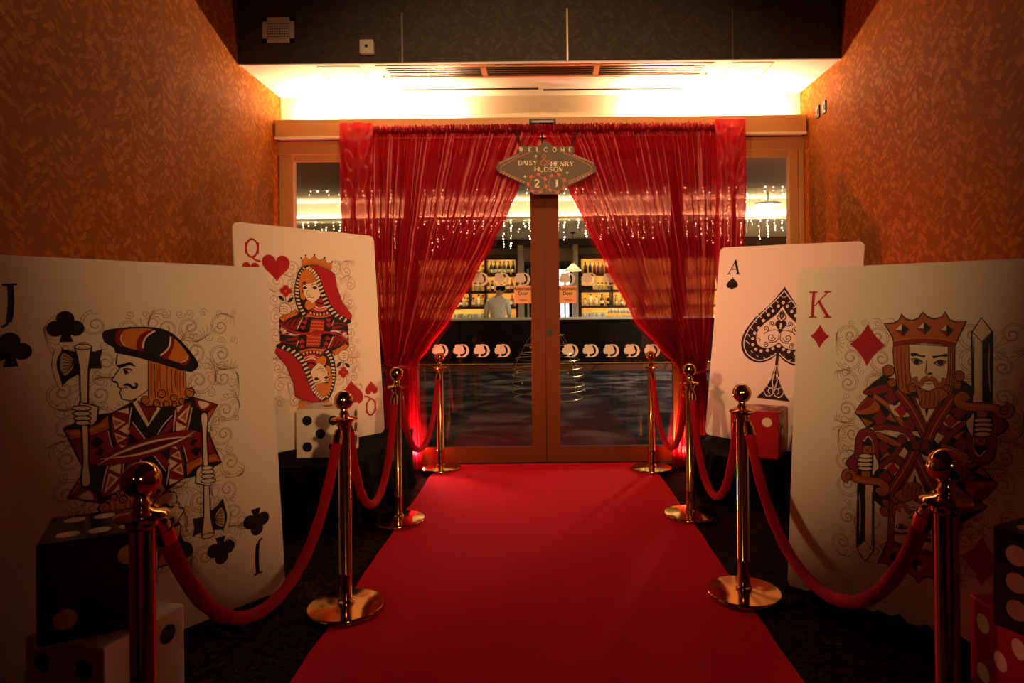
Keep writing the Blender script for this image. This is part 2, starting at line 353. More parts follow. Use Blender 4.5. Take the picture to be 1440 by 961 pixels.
LOGO_TREE = [(500, 262), (516, 245), (504, 228), (532, 208), (527, 182), (556, 165), (600, 170), (636, 166), (650, 196), (662, 230), (676, 266), (664, 292), (640, 306), (606, 304), (604, 332), (616, 350), (562, 350), (575, 332), (574, 304), (520, 302), (512, 282)]
LOGO_D = [(646, 163), (690, 172), (722, 202), (741, 258), (727, 308), (690, 344), (645, 356), (545, 354), (545, 346), (630, 343), (664, 328), (690, 300), (702, 258), (692, 212), (668, 184), (612, 172), (612, 162)]
lsc = .112 / 194
logo_t = MB().prism([((x - 621) * lsc, (259 - z) * lsc) for x, z in LOGO_TREE], -.0015, 0).mesh('tree_mark', 'decal')
logo_d = MB().prism([((x - 621) * lsc, (259 - z) * lsc) for x, z in LOGO_D], -.0015, 0).mesh('letter_mark', 'decal')
DX = P(767, 450, 5.6).x
rows = [(393, [645, 675.5, 705, 734.5, 797.5, 828.5, 858, 888]), (493.5, [619, 648.5, 677.5, 706.5, 802, 830.5, 859.5, 888.5, 917])]
for n, (x0, x1) in enumerate(((-1.13, DX - .002), (DX + .002, 1.15))):
    d = struct(thing('door_%d' % (n + 1), 'sliding glass door leaf framed in a shaded tan tone with a row of white logo decals', None, (0, 0, 0)))
    inner = (x1 - .118, x1) if n == 0 else (x0, x0 + .118); outer = (x0, x0 + .06) if n == 0 else (x1 - .06, x1)
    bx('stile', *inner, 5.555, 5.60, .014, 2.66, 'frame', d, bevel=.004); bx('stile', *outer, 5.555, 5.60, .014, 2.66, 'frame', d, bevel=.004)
    g0, g1 = (outer[1], inner[0]) if n == 0 else (inner[1], outer[0])
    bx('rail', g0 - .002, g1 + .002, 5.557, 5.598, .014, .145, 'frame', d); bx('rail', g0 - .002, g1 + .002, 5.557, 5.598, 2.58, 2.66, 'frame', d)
    bx('glass_pane', g0, g1, 5.574, 5.582, .143, 2.582, 'glass', d)
    for py, pxs in rows:
        for px in pxs:
            if (px < 765) != (n == 0): continue
            c = P(px, py, 5.573); e = link('logo_decal', logo_t, d); e.location = c; link('letter_mark', logo_d, e)
    if n == 0: bx('gap_cover', DX - .004, DX + .004, 5.562, 5.594, .014, 2.66, 'metal_dark', d)  # dark strip added to cover the gap between the two leaves
    if n == 1:
        c = P(773, 468, 5.553); m = bx('lock', c.x - .022, c.x + .022, 5.545, 5.556, c.z - .03, c.z + .03, 'metal_dark', d)
def text_mesh(body, size, mt, depth=.0006, name='text'):
    cu = bpy.data.curves.new(name, 'FONT'); cu.body = body; cu.size = size; cu.align_x = 'CENTER'; cu.align_y = 'CENTER'; cu.extrude = depth; cu.space_line = .95; cu.offset = .0009
    o = bpy.data.objects.new(name, cu); COL.objects.link(o)
    dg = bpy.context.evaluated_depsgraph_get(); me = bpy.data.meshes.new_from_object(o.evaluated_get(dg))
    bpy.data.objects.remove(o); me.materials.clear(); me.materials.append(M[mt]); return me
TXT = text_mesh('Automatic\nDoor', .040, 'notice_txt')
for px0, px1, lab in ((723, 748, 'orange automatic door notice on the pane in front of the bartender'), (786, 811, 'orange automatic door notice on the pane by the pendant lamp')):
    a, b = P(px0, 427, 5.573), P(px1, 402, 5.573); t = thing('door_notice', lab, 'notice', ((a.x + b.x) / 2, 5.573, (a.z + b.z) / 2))
    w, h = (b.x - a.x) / 2, (b.z - a.z) / 2; bx('paper', -w, w, -.001, 0, -h, h, 'notice', t)
    o = link('lettering', TXT, t); o.location = (0, -.0016, h * .40); o.rotation_euler = (pi / 2, 0, 0); o.scale = (.93, 1.05, 1)
    m = MB(); m.box(-w * .45, w * .45, -.0014, 0, -h * .62, -h * .56); m.box(-w * .35, w * .35, -.0014, 0, -h * .74, -h * .69); m.build('small_print', 'notice_txt', t)

# red carpet
cx0, cx1 = -.915, .9
m = MB(); nY = 60
for j in range(nY + 1):
    Y = -3.5 + (5.545 + 3.5) * j / nY; wv = .004 * sin(Y * 7) + .003 * sin(Y * 17)
    m.v += [(cx0 + wv, Y, 0.0), (cx0 + .01 + wv, Y, .012), (cx1 - .01 + wv * .7, Y, .012), (cx1 + wv * .7, Y, 0.0)]
for j in range(nY):
    for i in range(3): q = j * 4 + i; m.f.append((q, q + 1, q + 5, q + 4)); m.m.append(0)
m.f += [(0, 3, 2, 1), (nY * 4, nY * 4 + 1, nY * 4 + 2, nY * 4 + 3)]; m.m += [0, 0]
tag(m.build('red_carpet', 'red_carpet'), 'long red carpet runner leading to the glass doors', 'carpet')

# ------------------------------------------------------------------ the setting: bar room behind the glass
RX = 6.2; YBK = 16.0
struct(bx('floor_bar', -RX, RX, YB + .08, YBK, -.1, 0, 'bar_floor'), 'grey blotched bar room carpet')
struct(bx('wall_bar_left', -RX - .1, -RX, YB + .1, YBK, 0, 3.5, 'pale_panel')); struct(bx('wall_bar_right', RX, RX + .1, YB + .1, YBK, 0, 3.5, 'pale_panel'))
struct(bx('wall_bar_back', -RX, RX, YBK, YBK + .1, 0, 3.5, 'pale_panel'))
for a, b, n in ((-RX, XL - .15, 'wall_bar_inner_left'), (XR + .15, RX, 'wall_bar_inner_right')): struct(bx(n, a, b, YB, YB + .1, 0, 3.5, 'pale_panel'))
ZE = 2.93; YE = 8.85
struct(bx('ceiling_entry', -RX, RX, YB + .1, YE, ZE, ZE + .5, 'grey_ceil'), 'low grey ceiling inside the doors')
struct(bx('ceiling_bar', -RX, RX, YE, YBK, 3.36, 3.46, 'ceil'))
struct(bx('ceiling_bar_drop', -RX, RX, 12.4, YBK, 2.98, 3.36, 'plaster'), 'dropped bulkhead over the bar')
struct(bx('trim_4', -RX, RX, 15.62, YBK, 2.80, 2.98, 'brown_beam'), 'brown beam over the back bar')

def fairy(name, label, Y, z, x0, x1, step, lmin, lmax, seed):
    rnd = random.Random(seed); t = thing(name, label, 'string lights', (0, Y, z))
    w = MB(); b = MB(); x = x0
    w.tube([(x0 + (x1 - x0) * i / 60, .01 * sin(i), -.008 * abs(sin(i * 1.3))) for i in range(61)], .003, 4)
    while x < x1:
        L = rnd.uniform(lmin, lmax); pts = []; n = max(2, int(L / .045))
        for k in range(n + 1): pts.append((x + rnd.uniform(-.016, .016), rnd.uniform(-.012, .012), -L * k / n))
        w.tube(pts, .0016, 3)
        for p in pts:
            if rnd.random() < .65:
                r = rnd.choice((.005, .006, .007, .008, .011)) * Y / 8
                b.add([(p[0] + r, p[1], p[2]), (p[0] - r, p[1], p[2]), (p[0], p[1] + r, p[2]), (p[0], p[1] - r, p[2]), (p[0], p[1], p[2] + r), (p[0], p[1], p[2] - r)],
                      [(0, 2, 4), (2, 1, 4), (1, 3, 4), (3, 0, 4), (2, 0, 5), (1, 2, 5), (3, 1, 5), (0, 3, 5)])
        x += step * rnd.uniform(.7, 1.3)
    w.build('wire', 'thin_wire', t); tag(b.build('bulbs', 'fairy', t), None, None, kind='stuff')
fairy('icicle_lights', 'icicle string lights along the edge of the low entry ceiling', YE - .04, ZE - .005, -4.6, 4.6, .12, .10, .42, 3)
fairy('icicle_lights', 'icicle string lights along the bulkhead above the bar counter', 12.36, 2.985, -5.6, 5.6, .13, .1, .55, 5)

t = thing('bulkhead_light', 'cream cove ledge with hidden warm light along the bulkhead over the bar', 'light', (0, 12.399, 3.02)); bx('ledge', -6.1, 6.1, -.10, 0, -.012, 0, 'plaster', t); bx('ledge_lip', -6.1, 6.1, -.10, -.09, 0, .035, 'plaster', t); bx('led_line', -6.1, 6.1, -.05, -.02, 0, .008, 'strip', t)
c = P(1080, 289, 11.6); t = thing('ceiling_lamp', 'round white ceiling lamp glowing beyond the glass on the ace card side', 'lamp', (c.x, 11.6, c.z))
MB().lathe([(.16, 0), (.22, .012), (.22, .04), (.10, .06)], 32).build('housing', 'white_plastic', t, True); MB().lathe([(.02, -.012), (.12, -.008), (.20, .004)], 32).build('diffuser', 'disc', t, True); MB().tube([(0, 0, .05), (0, 0, 3.36 - c.z)], .012, 8).build('stem', 'white_plastic', t, True)
# bar counter
bar = thing('bar_counter', 'long black panelled bar counter with a pale top and brass foot rail', 'bar', (0, 13.8, 0))
xk = [-6, -4.6, -3.2, -1.8, P(668, 500, 13.8).x, P(842, 500, 13.8).x, 2.6, 4.2, 6]
for i in range(len(xk) - 1):
    bx('front_panel', xk[i] + .004, xk[i + 1] - .004, 0, .05, .16, 1.08, 'bar_black', bar)
    bx('plinth_board', xk[i] + .004, xk[i + 1] - .004, .01, .05, 0, .15, 'wood', bar)
bx('carcass', -6, 6, .05, .6, 0, 1.08, 'bar_black', bar); bx('worktop', -6.02, 6.02, -.06, .66, 1.08, 1.125, 'bar_top', bar, bevel=.006)
rail = MB().tube([(-6, -.2, .165), (6, -.2, .165)], .022, 10).build('foot_rail', 'brass', bar, True)
for x in xk: MB().tube([(x, -.2, .165), (x, .02, .165)], .014, 8).build('rail_bracket', 'brass', rail, True)

# back-bar shelves with an amber lit back; a doorway between them
YS = 15.3
def zy(py): return H0 + (VY - py) / F * YS
def xp(px): return (px - VX - 0.5) / F * YS
ZS = [zy(385.5), zy(408.5), zy(430.5), 1.02]; ZTOP = zy(363)
def shelf_unit(x0, x1, dividers, label):
    t = thing('back_bar_shelf', label, 'shelf', (0, YS, 0))
    bx('lit_back', x0, x1, .36, .38, 1.0, ZTOP, 'shelf_back', t); bx('top_board', x0, x1, 0, .38, ZTOP, ZTOP + .09, 'shelf', t)
    bx('base_cabinet', x0, x1, 0, .38, 0, ZS[3], 'shelf', t)
    for z in ZS[:3]: bx('shelf_board', x0, x1, 0, .36, z - .03, z, 'shelf', t)
    for x, zb in dividers: bx('upright', x - .025, x + .025, 0, .36, zb, ZTOP, 'shelf', t)
    for z in (ZTOP, ZS[0] - .03, ZS[1] - .03, ZS[2] - .03):       # lights tucked behind a lip under each board
        bx('board_lip', x0, x1, 0, .015, z - .03, z, 'shelf', t); bx('led_strip', x0 + .03, x1 - .03, .04, .06, z - .012, z, 'led', t)
shelf_unit(-4.3, xp(729), [(-4.27, 1.0), (-3.3, 1.0), (xp(661), ZS[2]), (xp(683.5), 1.0), (xp(727.5), 1.0)], 'lit bar shelf behind the bartender with rows of bottles')
shelf_unit(xp(815), 4.3, [(xp(817), 1.0), (xp(861.5), ZS[2]), (xp(905), 1.0), (3.3, 1.0), (4.27, 1.0)], 'lit bar shelf beside the pendant lamp with rows of bottles')
for a, b in ((729, 737), (807, 814)): struct(bx('trim_5' if a < 760 else 'trim_6', xp(a), xp(b), YS - .02, YBK, 0, 2.8, 'pale_panel'), 'pale pilaster beside the bar doorway')
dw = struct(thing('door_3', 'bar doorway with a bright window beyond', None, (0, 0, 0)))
bx('unlit_doorway_panel', xp(737), xp(807), YBK - .06, YBK - .01, 0, zy(370), 'metal_dark', dw)  # solid dark sheet painting in the shade of the doorway
bx('window_pane', xp(785), xp(803.5), YBK - .09, YBK - .06, zy(404), zy(377), 'screen', dw); bx('window_pane', xp(790), xp(795), YBK - .09, YBK - .06, 1.0, zy(425), 'screen', dw); bx('window_pane', xp(797.5), xp(802), YBK - .09, YBK - .06, 1.0, zy(425), 'screen', dw)
bx('door_slat', xp(741), xp(744), YBK - .1, YBK - .06, 0, zy(376), 'pale_panel', dw); bx('architrave', xp(737), xp(807), YBK - .09, YBK - .02, zy(370), zy(365), 'brown_beam', dw)

PROF = {'wine': [(.036, 0), (.038, .01), (.038, .19), (.034, .215), (.015, .25), (.014, .31), (.016, .312), (.016, .325)],
        'spirit': [(.040, 0), (.042, .01), (.042, .17), (.03, .20), (.015, .215), (.015, .265), (.019, .267), (.019, .29)],
        'square': [(.046, 0), (.048, .008), (.048, .15), (.04, .17), (.018, .18), (.018, .21), (.024, .212), (.024, .235)]}
BM = {}
def bottle(shape, gl, lab, x, z, label, group, sc=1., yy=.16):
    key = (shape, gl)
    if key not in BM:
        BM[key] = MB().lathe(PROF[shape], 4 if shape == 'square' else 12).mesh('glass_body', gl, shape != 'square')
        r = PROF[shape][2][0] * (1.02 if shape != 'square' else 1.03)
        BM[key + ('l',)] = MB().lathe([(r, .05), (r, .13)], 4 if shape == 'square' else 12).mesh('paper_label', 'label', shape != 'square')
        c = PROF[shape][-1]; BM[key + ('c',)] = MB().lathe([(c[0] + .002, c[1] - .035), (c[0] + .002, c[1] + .004)], 10).mesh('cap', 'metal_dark' if gl != 'g_red' else 'red', True)
    t = thing('bottle', label, 'bottle', (x, YS + yy, z), pi / 4 if shape == 'square' else 0, group); t.scale = (sc * 1.1, sc * 1.1, sc)
    link('glass_body', BM[key], t); link('cap', BM[key + ('c',)], t)
    if lab: link('paper_label', BM[key + ('l',)], t)
for px in (691.2, 697, 703.7, 709.3, 715.5, 722.3): bottle('wine', 'g_dark', True, xp(px), ZS[0], 'dark wine bottle with white label on the top shelf behind the bartender', 'dark wine bottles on the top shelf', .98)
for px, g, s in ((679, 'g_clear', .8), (672, 'g_amber', .9), (665, 'g_dark', .9)): bottle('spirit', g, True, xp(px), ZS[0], {'g_clear': 'short clear bottle', 'g_amber': 'amber bottle', 'g_dark': 'dark bottle'}[g] + ' on the top shelf seen beside the curtain edge', 'top shelf bottles by the curtain', s)
for px, g in ((825, 'g_dark'), (831.5, 'g_dark'), (838, 'g_red'), (843.5, 'g_red'), (849, 'g_red'), (855, 'g_red')): bottle('wine', g, False, xp(px), ZS[0], 'dark bottle on the top shelf above the pendant side decals' if g == 'g_dark' else 'deep red bottle on the top shelf beside the dark bottles', 'bottles on the top shelf of the pendant side', .88)
for px, g, sh in ((687, 'g_amber', 'square'), (692.5, 'g_dark', 'spirit'), (699, 'g_clear', 'spirit'), (710, 'g_dark', 'square'), (714.5, 'g_amber', 'spirit'), (720, 'g_red', 'wine'), (675, 'g_clear', 'square'), (668, 'g_clear', 'square')): bottle(sh, g, g != 'g_clear', xp(px), ZS[1], {'g_clear': 'clear', 'g_amber': 'amber', 'g_dark': 'dark', 'g_red': 'red'}[g] + ' bottle on the second shelf above the bartender', 'second shelf bottles above the bartender', .85)
for px, g, sh, s in ((652.4, 'g_clear', 'spirit', .8), (657, 'g_amber', 'spirit', .75), (665.5, 'g_amber', 'square', .9), (673, 'g_clear', 'spirit', 1.), (679, 'g_amber', 'spirit', .95), (692, 'g_dark', 'spirit', .7), (720, 'g_red', 'spirit', .95), (647.8, 'g_dark', 'square', .8)): bottle(sh, g, True, xp(px), ZS[2], {'g_clear': 'clear', 'g_amber': 'amber', 'g_dark': 'dark', 'g_red': 'red'}[g] + ' bottle on the third shelf level with the bartender', 'third shelf bottles by the bartender', s)
for px, g, sh, s in ((824, 'g_clear', 'square', .75), (832, 'g_clear', 'spirit', .95), (840, 'g_clear', 'spirit', .8), (848, 'g_dark', 'spirit', .92), (856.5, 'g_dark', 'square', .75), (868, 'g_clear', 'wine', .75), (876, 'g_amber', 'spirit', .7), (883, 'g_dark', 'wine', .75)): bottle(sh, g, True, xp(px), ZS[2], {'g_clear': 'clear', 'g_amber': 'amber', 'g_dark': 'dark'}[g] + ' bottle on the third shelf of the pendant side', 'third shelf bottles of the pendant side', s)
for px in (838.5, 843.5, 848.5, 853.5, 858): bottle('square', 'g_clear', False, xp(px), ZS[1], 'squat clear bottle on the second shelf of the pendant side', 'second shelf bottles of the pendant side', .75)
bx_ = thing('black_box', 'black box standing on the second shelf of the pendant side', 'box', (xp(827), YS + .15, ZS[1])); bx('carton', -.13, .13, -.08, .08, 0, .10, 'metal_dark', bx_); bx('lid_band', -.12, .12, -.07, .07, .10, .13, 'notice', bx_)
# tumblers: rows at counter level
tm = MB().lathe([(.026, 0), (.036, .10), (.033, .10), (.024, .008)], 12).mesh('tumbler', 'tumbler', True)
wm = MB().lathe([(.032, 0), (.004, .008), (.004, .07), (.03, .09), (.038, .125), (.034, .165), (.031, .165), (.034, .125)], 12).mesh('stem_glass', 'tumbler', True)
for i in range(9): o = link('stem_glass', wm); o.location = (xp(856.6 + i * 4.65), YS + .05, 1.02 + .1); tag(o, 'pale stem glass in a row on the back counter beside the pendant', 'glass', 'stem glasses on the back counter')
ctr = thing('glass_rack', 'low rack carrying the row of stem glasses on the back counter', 'rack', (xp(875.2), YS + .05, 1.02)); bx('tray', -.35, .35, -.06, .1, .08, .1, 'steel', ctr)
for sx in (-.33, .33): bx('rack_foot', sx - .02, sx + .02, -.05, .09, 0, .08, 'steel', ctr)
for i in range(14): o = link('tumbler', tm); o.location = (xp(640 + i * 4.85 + (4.6 if i > 8 else 0)), YS + .06 + .05 * (i % 2), 1.02); o.scale = (1.25, 1.25, 1.9); tag(o, 'clear tall tumbler on the back counter behind the bartender', 'glass', 'tumblers on the back counter behind the bartender')
for i in range(7): o = link('tumbler', tm); o.location = (xp(821.6 + i * 4.8), YS + .06 + .05 * (i % 2), 1.02); o.scale = (1.2, 1.2, 1.8); tag(o, 'clear tall tumbler on the back counter below the pendant side bottles', 'glass', 'tumblers on the back counter of the pendant side')

# pendant lamp over the bar
c = P(806, 376, 14.3)
t = thing('pendant_lamp', 'white enamel pendant lamp hanging over the bar', 'lamp', (c.x, 14.3, 0))
MB().lathe([(.05, 0), (.05, .03)], 16, (0, 0, 2.95)).build('canopy', 'metal_dark', t, True); MB().tube([(0, 0, 2.95), (0, 0, c.z + .1)], .006, 6).build('cord', 'metal_dark', t)
MB().lathe([(.03, .06), (.035, .12), (.02, .13)], 14, (0, 0, c.z)).build('neck', 'wire', t, True)
MB().lathe([(.19, -.09), (.185, -.07), (.09, .02), (.04, .07), (.03, .08), (.034, .06), (.08, .01), (.175, -.08)], 24, (0, 0, c.z)).build('lamp_shade', 'shade', t, True)
MB().lathe([(.012, .02), (.03, -.01), (.032, -.03), (.02, -.05), (.004, -.056)], 14, (0, 0, c.z)).build('bulb', 'bulb', t, True)

# wire cone tree standing on the bar room carpet
c = G(771, 561)
t = thing('wire_tree', 'gold wire cone tree of stacked rings standing on the bar carpet', 'decoration', (c.x, c.y, 0))
ry = c.y; rings = [(562, .50), (549, .52), (540, .53), (527, .52), (518, .50), (505, .47), (497, .40), (485, .35), (471, .24), (460, .13)]
for k, (py, r) in enumerate(rings):
    z = max(.02, H0 - (py - VY) / F * ry); tl = .012 * sin(k * 2.1)
    MB().tube([(r * cos(a * pi / 16), r * sin(a * pi / 16), z + tl * cos(a * pi / 16) * r * 2) for a in range(32)], .0045, 5, closed=True).build('ring', 'wire', t, True)
for k in range(5):
    a = k * 2 * pi / 5 + .5
    MB().tube([(.50 * cos(a), .50 * sin(a), 0), (.53 * cos(a), .53 * sin(a), .2), (.46 * cos(a), .46 * sin(a), .55), (.3 * cos(a), .3 * sin(a), .85), (.02 * cos(a), .02 * sin(a), 1.17)], .0045, 5).build('upright_wire', 'wire', t, True)
for k in range(12):
    a = k * 2.4; q = .1 + .07 * k; r = .53 * (1 - max(0, q - .25) / 1.0); MB().lathe([(.004, 0), (.014, .012), (.012, .03), (.004, .036)], 8, (r * cos(a), r * sin(a), q)).build('bulb', 'tumbler', t, True)

# bartender seen from behind
def skinned(name, joints, edges, sub=2):
    me = bpy.data.meshes.new(name); me.from_pydata([j[0] for j in joints], edges, [])
    o = bpy.data.objects.new(name, me); COL.objects.link(o)
    o.modifiers.new('s', 'SKIN'); sm = o.modifiers.new('u', 'SUBSURF'); sm.levels = sub; sm.render_levels = sub
    for i, j in enumerate(joints):
        r = j[1]; me.skin_vertices[0].data[i].radius = (r, r) if isinstance(r, (int, float)) else r
    me.skin_vertices[0].data[0].use_root = True
    dg = bpy.context.evaluated_depsgraph_get(); dg.update(); m2 = bpy.data.meshes.new_from_object(o.evaluated_get(dg)); bpy.data.objects.remove(o)
    m2.polygons.foreach_set('use_smooth', [True] * len(m2.polygons)); return m2
pc = P(700, 440, 14.75)
per = thing('person', 'bartender in a white shirt with short dark hair, seen from behind, head bowed', 'person', (pc.x, 14.75, 0), radians(-8))
per.scale = (1.1, 1.05, 1.03)
J = [((0, 0, .98), .15), ((0, .01, 1.14), (.155, .12)), ((0, .0, 1.32), (.19, .13)), ((0, .0, 1.45), (.15, .11)), ((.015, .035, 1.555), .058), ((.03, .07, 1.63), .075), ((.045, .10, 1.71), .088), ((.05, .11, 1.77), .06)]
Ed = [(i, i + 1) for i in range(7)]
for s_ in (-1, 1):
    n = len(J); J += [((s_ * .18, 0, 1.44), .072), ((s_ * .235, -.01, 1.26), .058), ((s_ * .25, .04, 1.12), .05), ((s_ * .17, .22, 1.10), .042), ((s_ * .12, .31, 1.11), .034), ((s_ * .10, .37, 1.10), .036)]
    Ed += [(3, n), (n, n + 1), (n + 1, n + 2), (n + 2, n + 3), (n + 3, n + 4), (n + 4, n + 5)]
    for k in range(4):
        f = len(J); x = s_ * (.075 + .02 * k); J += [((x, .41, 1.10), .010), ((x, .44 + .004 * k, 1.085), .009), ((x, .45, 1.065), .008)]; Ed += [(n + 5, f), (f, f + 1), (f + 1, f + 2)]
    f = len(J); J += [((s_ * .065, .36, 1.095), .011), ((s_ * .05, .385, 1.085), .009)]; Ed += [(n + 5, f), (f, f + 1)]
    n = len(J); J += [((s_ * .10, 0, .90), .105), ((s_ * .11, .01, .50), .068), ((s_ * .115, 0, .10), .048), ((s_ * .12, .10, .04), .04)]; Ed += [(0, n), (n, n + 1), (n + 1, n + 2), (n + 2, n + 3)]
bme = skinned('body', J, Ed)
for k in ('shirt', 'skin', 'trouser'): bme.materials.append(M[k])
for p in bme.polygons:
    c = p.center; p.material_index = 2 if c.z < 1.0 and c.y < .2 else (1 if (c.z > 1.535 or c.y > .29) else 0)
link('body', bme, per)
hm = bpy.data.meshes.new('hair'); bm = bmesh.new(); bmesh.ops.create_icosphere(bm, subdivisions=3, radius=1)
for v in bm.verts:
    d = v.co; v.co = Vector((.045 + d.x * .098, .10 + d.y * .112, 1.725 + d.z * .105)) ; v.co += d * .004 * sin(d.x * 40 + d.z * 33)
bmesh.ops.delete(bm, geom=[v for v in bm.verts if v.co.z < 1.675 or (v.co.y > .16 and v.co.z < 1.75)], context='VERTS'); bm.to_mesh(hm); bm.free(); hm.materials.append(M['hair']); link('hair', hm, per)
MB().tube([(.015 + .062 * cos(a), .03 + .062 * sin(a), 1.535 - .012 * sin(a)) for a in [i * pi / 10 for i in range(20)]], .014, 8, closed=True).build('collar', 'shirt', per, True)
for s_ in (-1, 1): MB().lathe([(.006, -.028), (.018, -.01), (.02, .012), (.01, .028)], 8, (.045 + s_ * .092, .105, 1.68)).build('ear', 'skin', per, True)
MB().lathe([(.004, 0), (.018, .012), (.016, .03), (.007, .05)], 8, (.05, .205, 1.66)).build('nose', 'skin', per, True)

# ------------------------------------------------------------------ stanchions and ropes
def stanchion_proto():
    t = thing('stanchion', '', 'stanchion')
    MB().lathe([(.155, 0), (.165, .006), (.165, .016), (.160, .022), (.10, .026), (.045, .030)], 64).build('base', 'brass', t, True)
    MB().lathe([(.036, .028), (.036, .04), (.027, .045), (.027, .155), (.0285, .157), (.0285, .163), (.027, .165), (.027, .805)], 32).build('post', 'brass', t, True)
    MB().lathe([(.027, .80), (.034, .808), (.034, .818), (.052, .826), (.058, .832), (.052, .838), (.026, .842), (.018, .848), (.022, .856), (.017, .864), (.015, .876), (.020, .882), (.014, .888)], 32).build('collar', 'brass', t, True)
    MB().lathe([(.014 if i == 0 else max(.0015, .042 * cos(-pi / 2 + .33 + (pi - .33) * i / 20)), .915 + .042 * sin(-pi / 2 + .33 + (pi - .33) * i / 20)) for i in range(21)], 32).build('ball_finial', 'brass', t, True)
    return t
LP = []; RPp = []
def near(px, py, z=.915): return G(px, py, z)
LPOS = [near(199, 682), G(486.5, 853, .025), G(560, 731, .025), G(620, 658, .025)]
RPOS = [near(1330, 663), G(1046, 833, .025), G(971, 723, .025), G(916.5, 658.5, .025)]
lab = {'L': ['brass stanchion beside the black die on a white die', 'brass stanchion in front of the white die by the queen card', 'brass stanchion between the queen card and the carpet', 'brass stanchion by the door at the queen side curtain'],
       'R': ['brass stanchion beside the red die in front of the king card', 'brass stanchion in front of the small red die by the ace card', 'brass stanchion between the ace card and the carpet', 'brass stanchion by the door at the ace side curtain']}
proto = stanchion_proto(); first = True; ST = {'L': [], 'R': []}
for side, ps in (('L', LPOS), ('R', RPOS)):
    for p, l in zip(ps, lab[side]):
        o = proto if first else copy_tree(proto); first = False
        zf = .012 if abs(p.x) < .80 else 0.0
        o.location = (p.x, p.y, .011 if cx0 + .1 < p.x < cx1 - .1 else (.012 if cx0 - .165 < p.x < cx1 + .165 else 0.0)); o['label'] = l; o['group'] = 'brass stanchions along the carpet'; ST[side].append(Vector(o.location))
rl = {'L': ['red velvet rope hanging in front of the jack card', 'red velvet rope hanging beside the white die of the queen card', 'red velvet rope hanging in front of the tied queen side curtain'],
      'R': ['red velvet rope hanging in front of the king card', 'red velvet rope hanging beside the small red die of the ace card', 'red velvet rope hanging in front of the tied ace side curtain']}
LOW = {'L': [.335, .30, .315], 'R': [.335, .30, .31]}
for side in 'LR':
    for i in range(3):
        a, b = ST[side][i], ST[side][i + 1]; d = Vector((b.x - a.x, b.y - a.y, 0)).normalized()
        pa = a + d * .055 + Vector((0, 0, .822)); pb = b - d * .055 + Vector((0, 0, .822))
        t = thing('velvet_rope', rl[side][i], 'rope', (0, 0, 0), 0, 'velvet ropes between the stanchions')
        N = 40; k = 2.3; sag = .822 - LOW[side][i]; pts = []
        for j in range(N + 1):
            s_ = j / N; h = (cosh(k) - cosh(k * (2 * s_ - 1))) / (cosh(k) - 1); q = pa.lerp(pb, s_); q.z -= sag * h; pts.append(q)
        MB().tube(pts[1:-1], [.0205 + .0012 * sin(j * 1.7) for j in range(N - 1)], 14).build('rope', 'velvet', t, True)
        for e0, e1, e2 in ((pts[0], pts[1], pts[2]), (pts[-1], pts[-2], pts[-3])):
            dd = (e2 - e1).normalized(); base = e1 - dd * .01
            end = MB().tube([base - dd * .035, base - dd * .03, base - dd * .012, base - dd * .01, base + dd * .03, base + dd * .032], [.010, .017, .019, .0235, .0235, .019], 16).build('end_cap', 'brass', t, True)
            MB().tube([base - dd * .03, base - dd * .045, e0 + Vector((0, 0, -.012)), e0 + Vector((0, 0, .014)), e0 + Vector((0, 0, .02)) - d * (.018 if e0 is pts[0] else -.018)], .0055, 8).build('hook', 'brass', end, True)

# ------------------------------------------------------------------ black draped plinths
def hull_rect(cx, cy, rz, w, d, n=40):
    pts = []
    for k in range(4):
        a = [(-1, -1), (1, -1), (1, 1), (-1, 1)][k]; b = [(1, -1), (1, 1), (-1, 1), (-1, -1)][k]
        for i in range(n): s_ = i / n; pts.append((( a[0] + (b[0] - a[0]) * s_) * w / 2, (a[1] + (b[1] - a[1]) * s_) * d / 2))
    c, s_ = cos(rz), sin(rz); return [(cx + x * c - y * s_, cy + x * s_ + y * c) for x, y in pts]
def plinth(label, poly, h, seed):
    t = thing('draped_plinth', label, 'plinth', (0, 0, 0)); rnd = random.Random(seed); n = len(poly)
    cx = sum(p[0] for p in poly) / n; cy = sum(p[1] for p in poly) / n
    m = MB(); prof = [(0, 0, .985), (0, .03, .995), (.25, .5, 1.02), (.6, .8, 1.04), (1., 1., 1.05)]
    L = 9
    for j in range(L + 1):
        v = j / L
        for i, (x, y) in enumerate(poly):
            f = (.035 * v ** .6) * (sin(i * .55 + 1.3 * sin(i * .11 + seed)) + .5 * sin(i * 1.21 + seed)) + .045 * v
            dx, dy = x - cx, y - cy; r = sqrt(dx * dx + dy * dy)
            xx = min(max(x + dx / r * f, XL + .004), XR - .004); yy = y + dy / r * f
            m.v.append((xx, yy, h * (1 - v) + (.004 if v == 0 else 0) * sin(i * .9)))
    for j in range(L):
        for i in range(n): a = j * n + i; b = j * n + (i + 1) % n; m.f.append((a, b, b + n, a + n)); m.m.append(0)
    m.f.append(tuple(range(n))); m.m.append(0)
    m.build('cloth', 'black_cloth', t, True)
    rect = [(cx + (x - cx) * .96, cy + (y - cy) * .96) for x, y in poly]; q = len(rect) // 4
    b = MB(); cs = [rect[0], rect[q], rect[2 * q], rect[3 * q]]
    b.add([(x, y, 0) for x, y in cs] + [(x, y, h - .006) for x, y in cs], [(0, 1, 2, 3), (4, 5, 6, 7), (0, 1, 5, 4), (1, 2, 6, 5), (2, 3, 7, 6), (3, 0, 4, 7)]); b.build('box', 'shelf', t)
def quad_poly(c, n=40):
    out = []
    for k in range(4):
        a, b = c[k], c[(k + 1) % 4]
        for i in range(n): s_ = i / n; out.append((a[0] + (b[0] - a[0]) * s_, a[1] + (b[1] - a[1]) * s_))
    return out
CW, CH = 1.116, 1.517
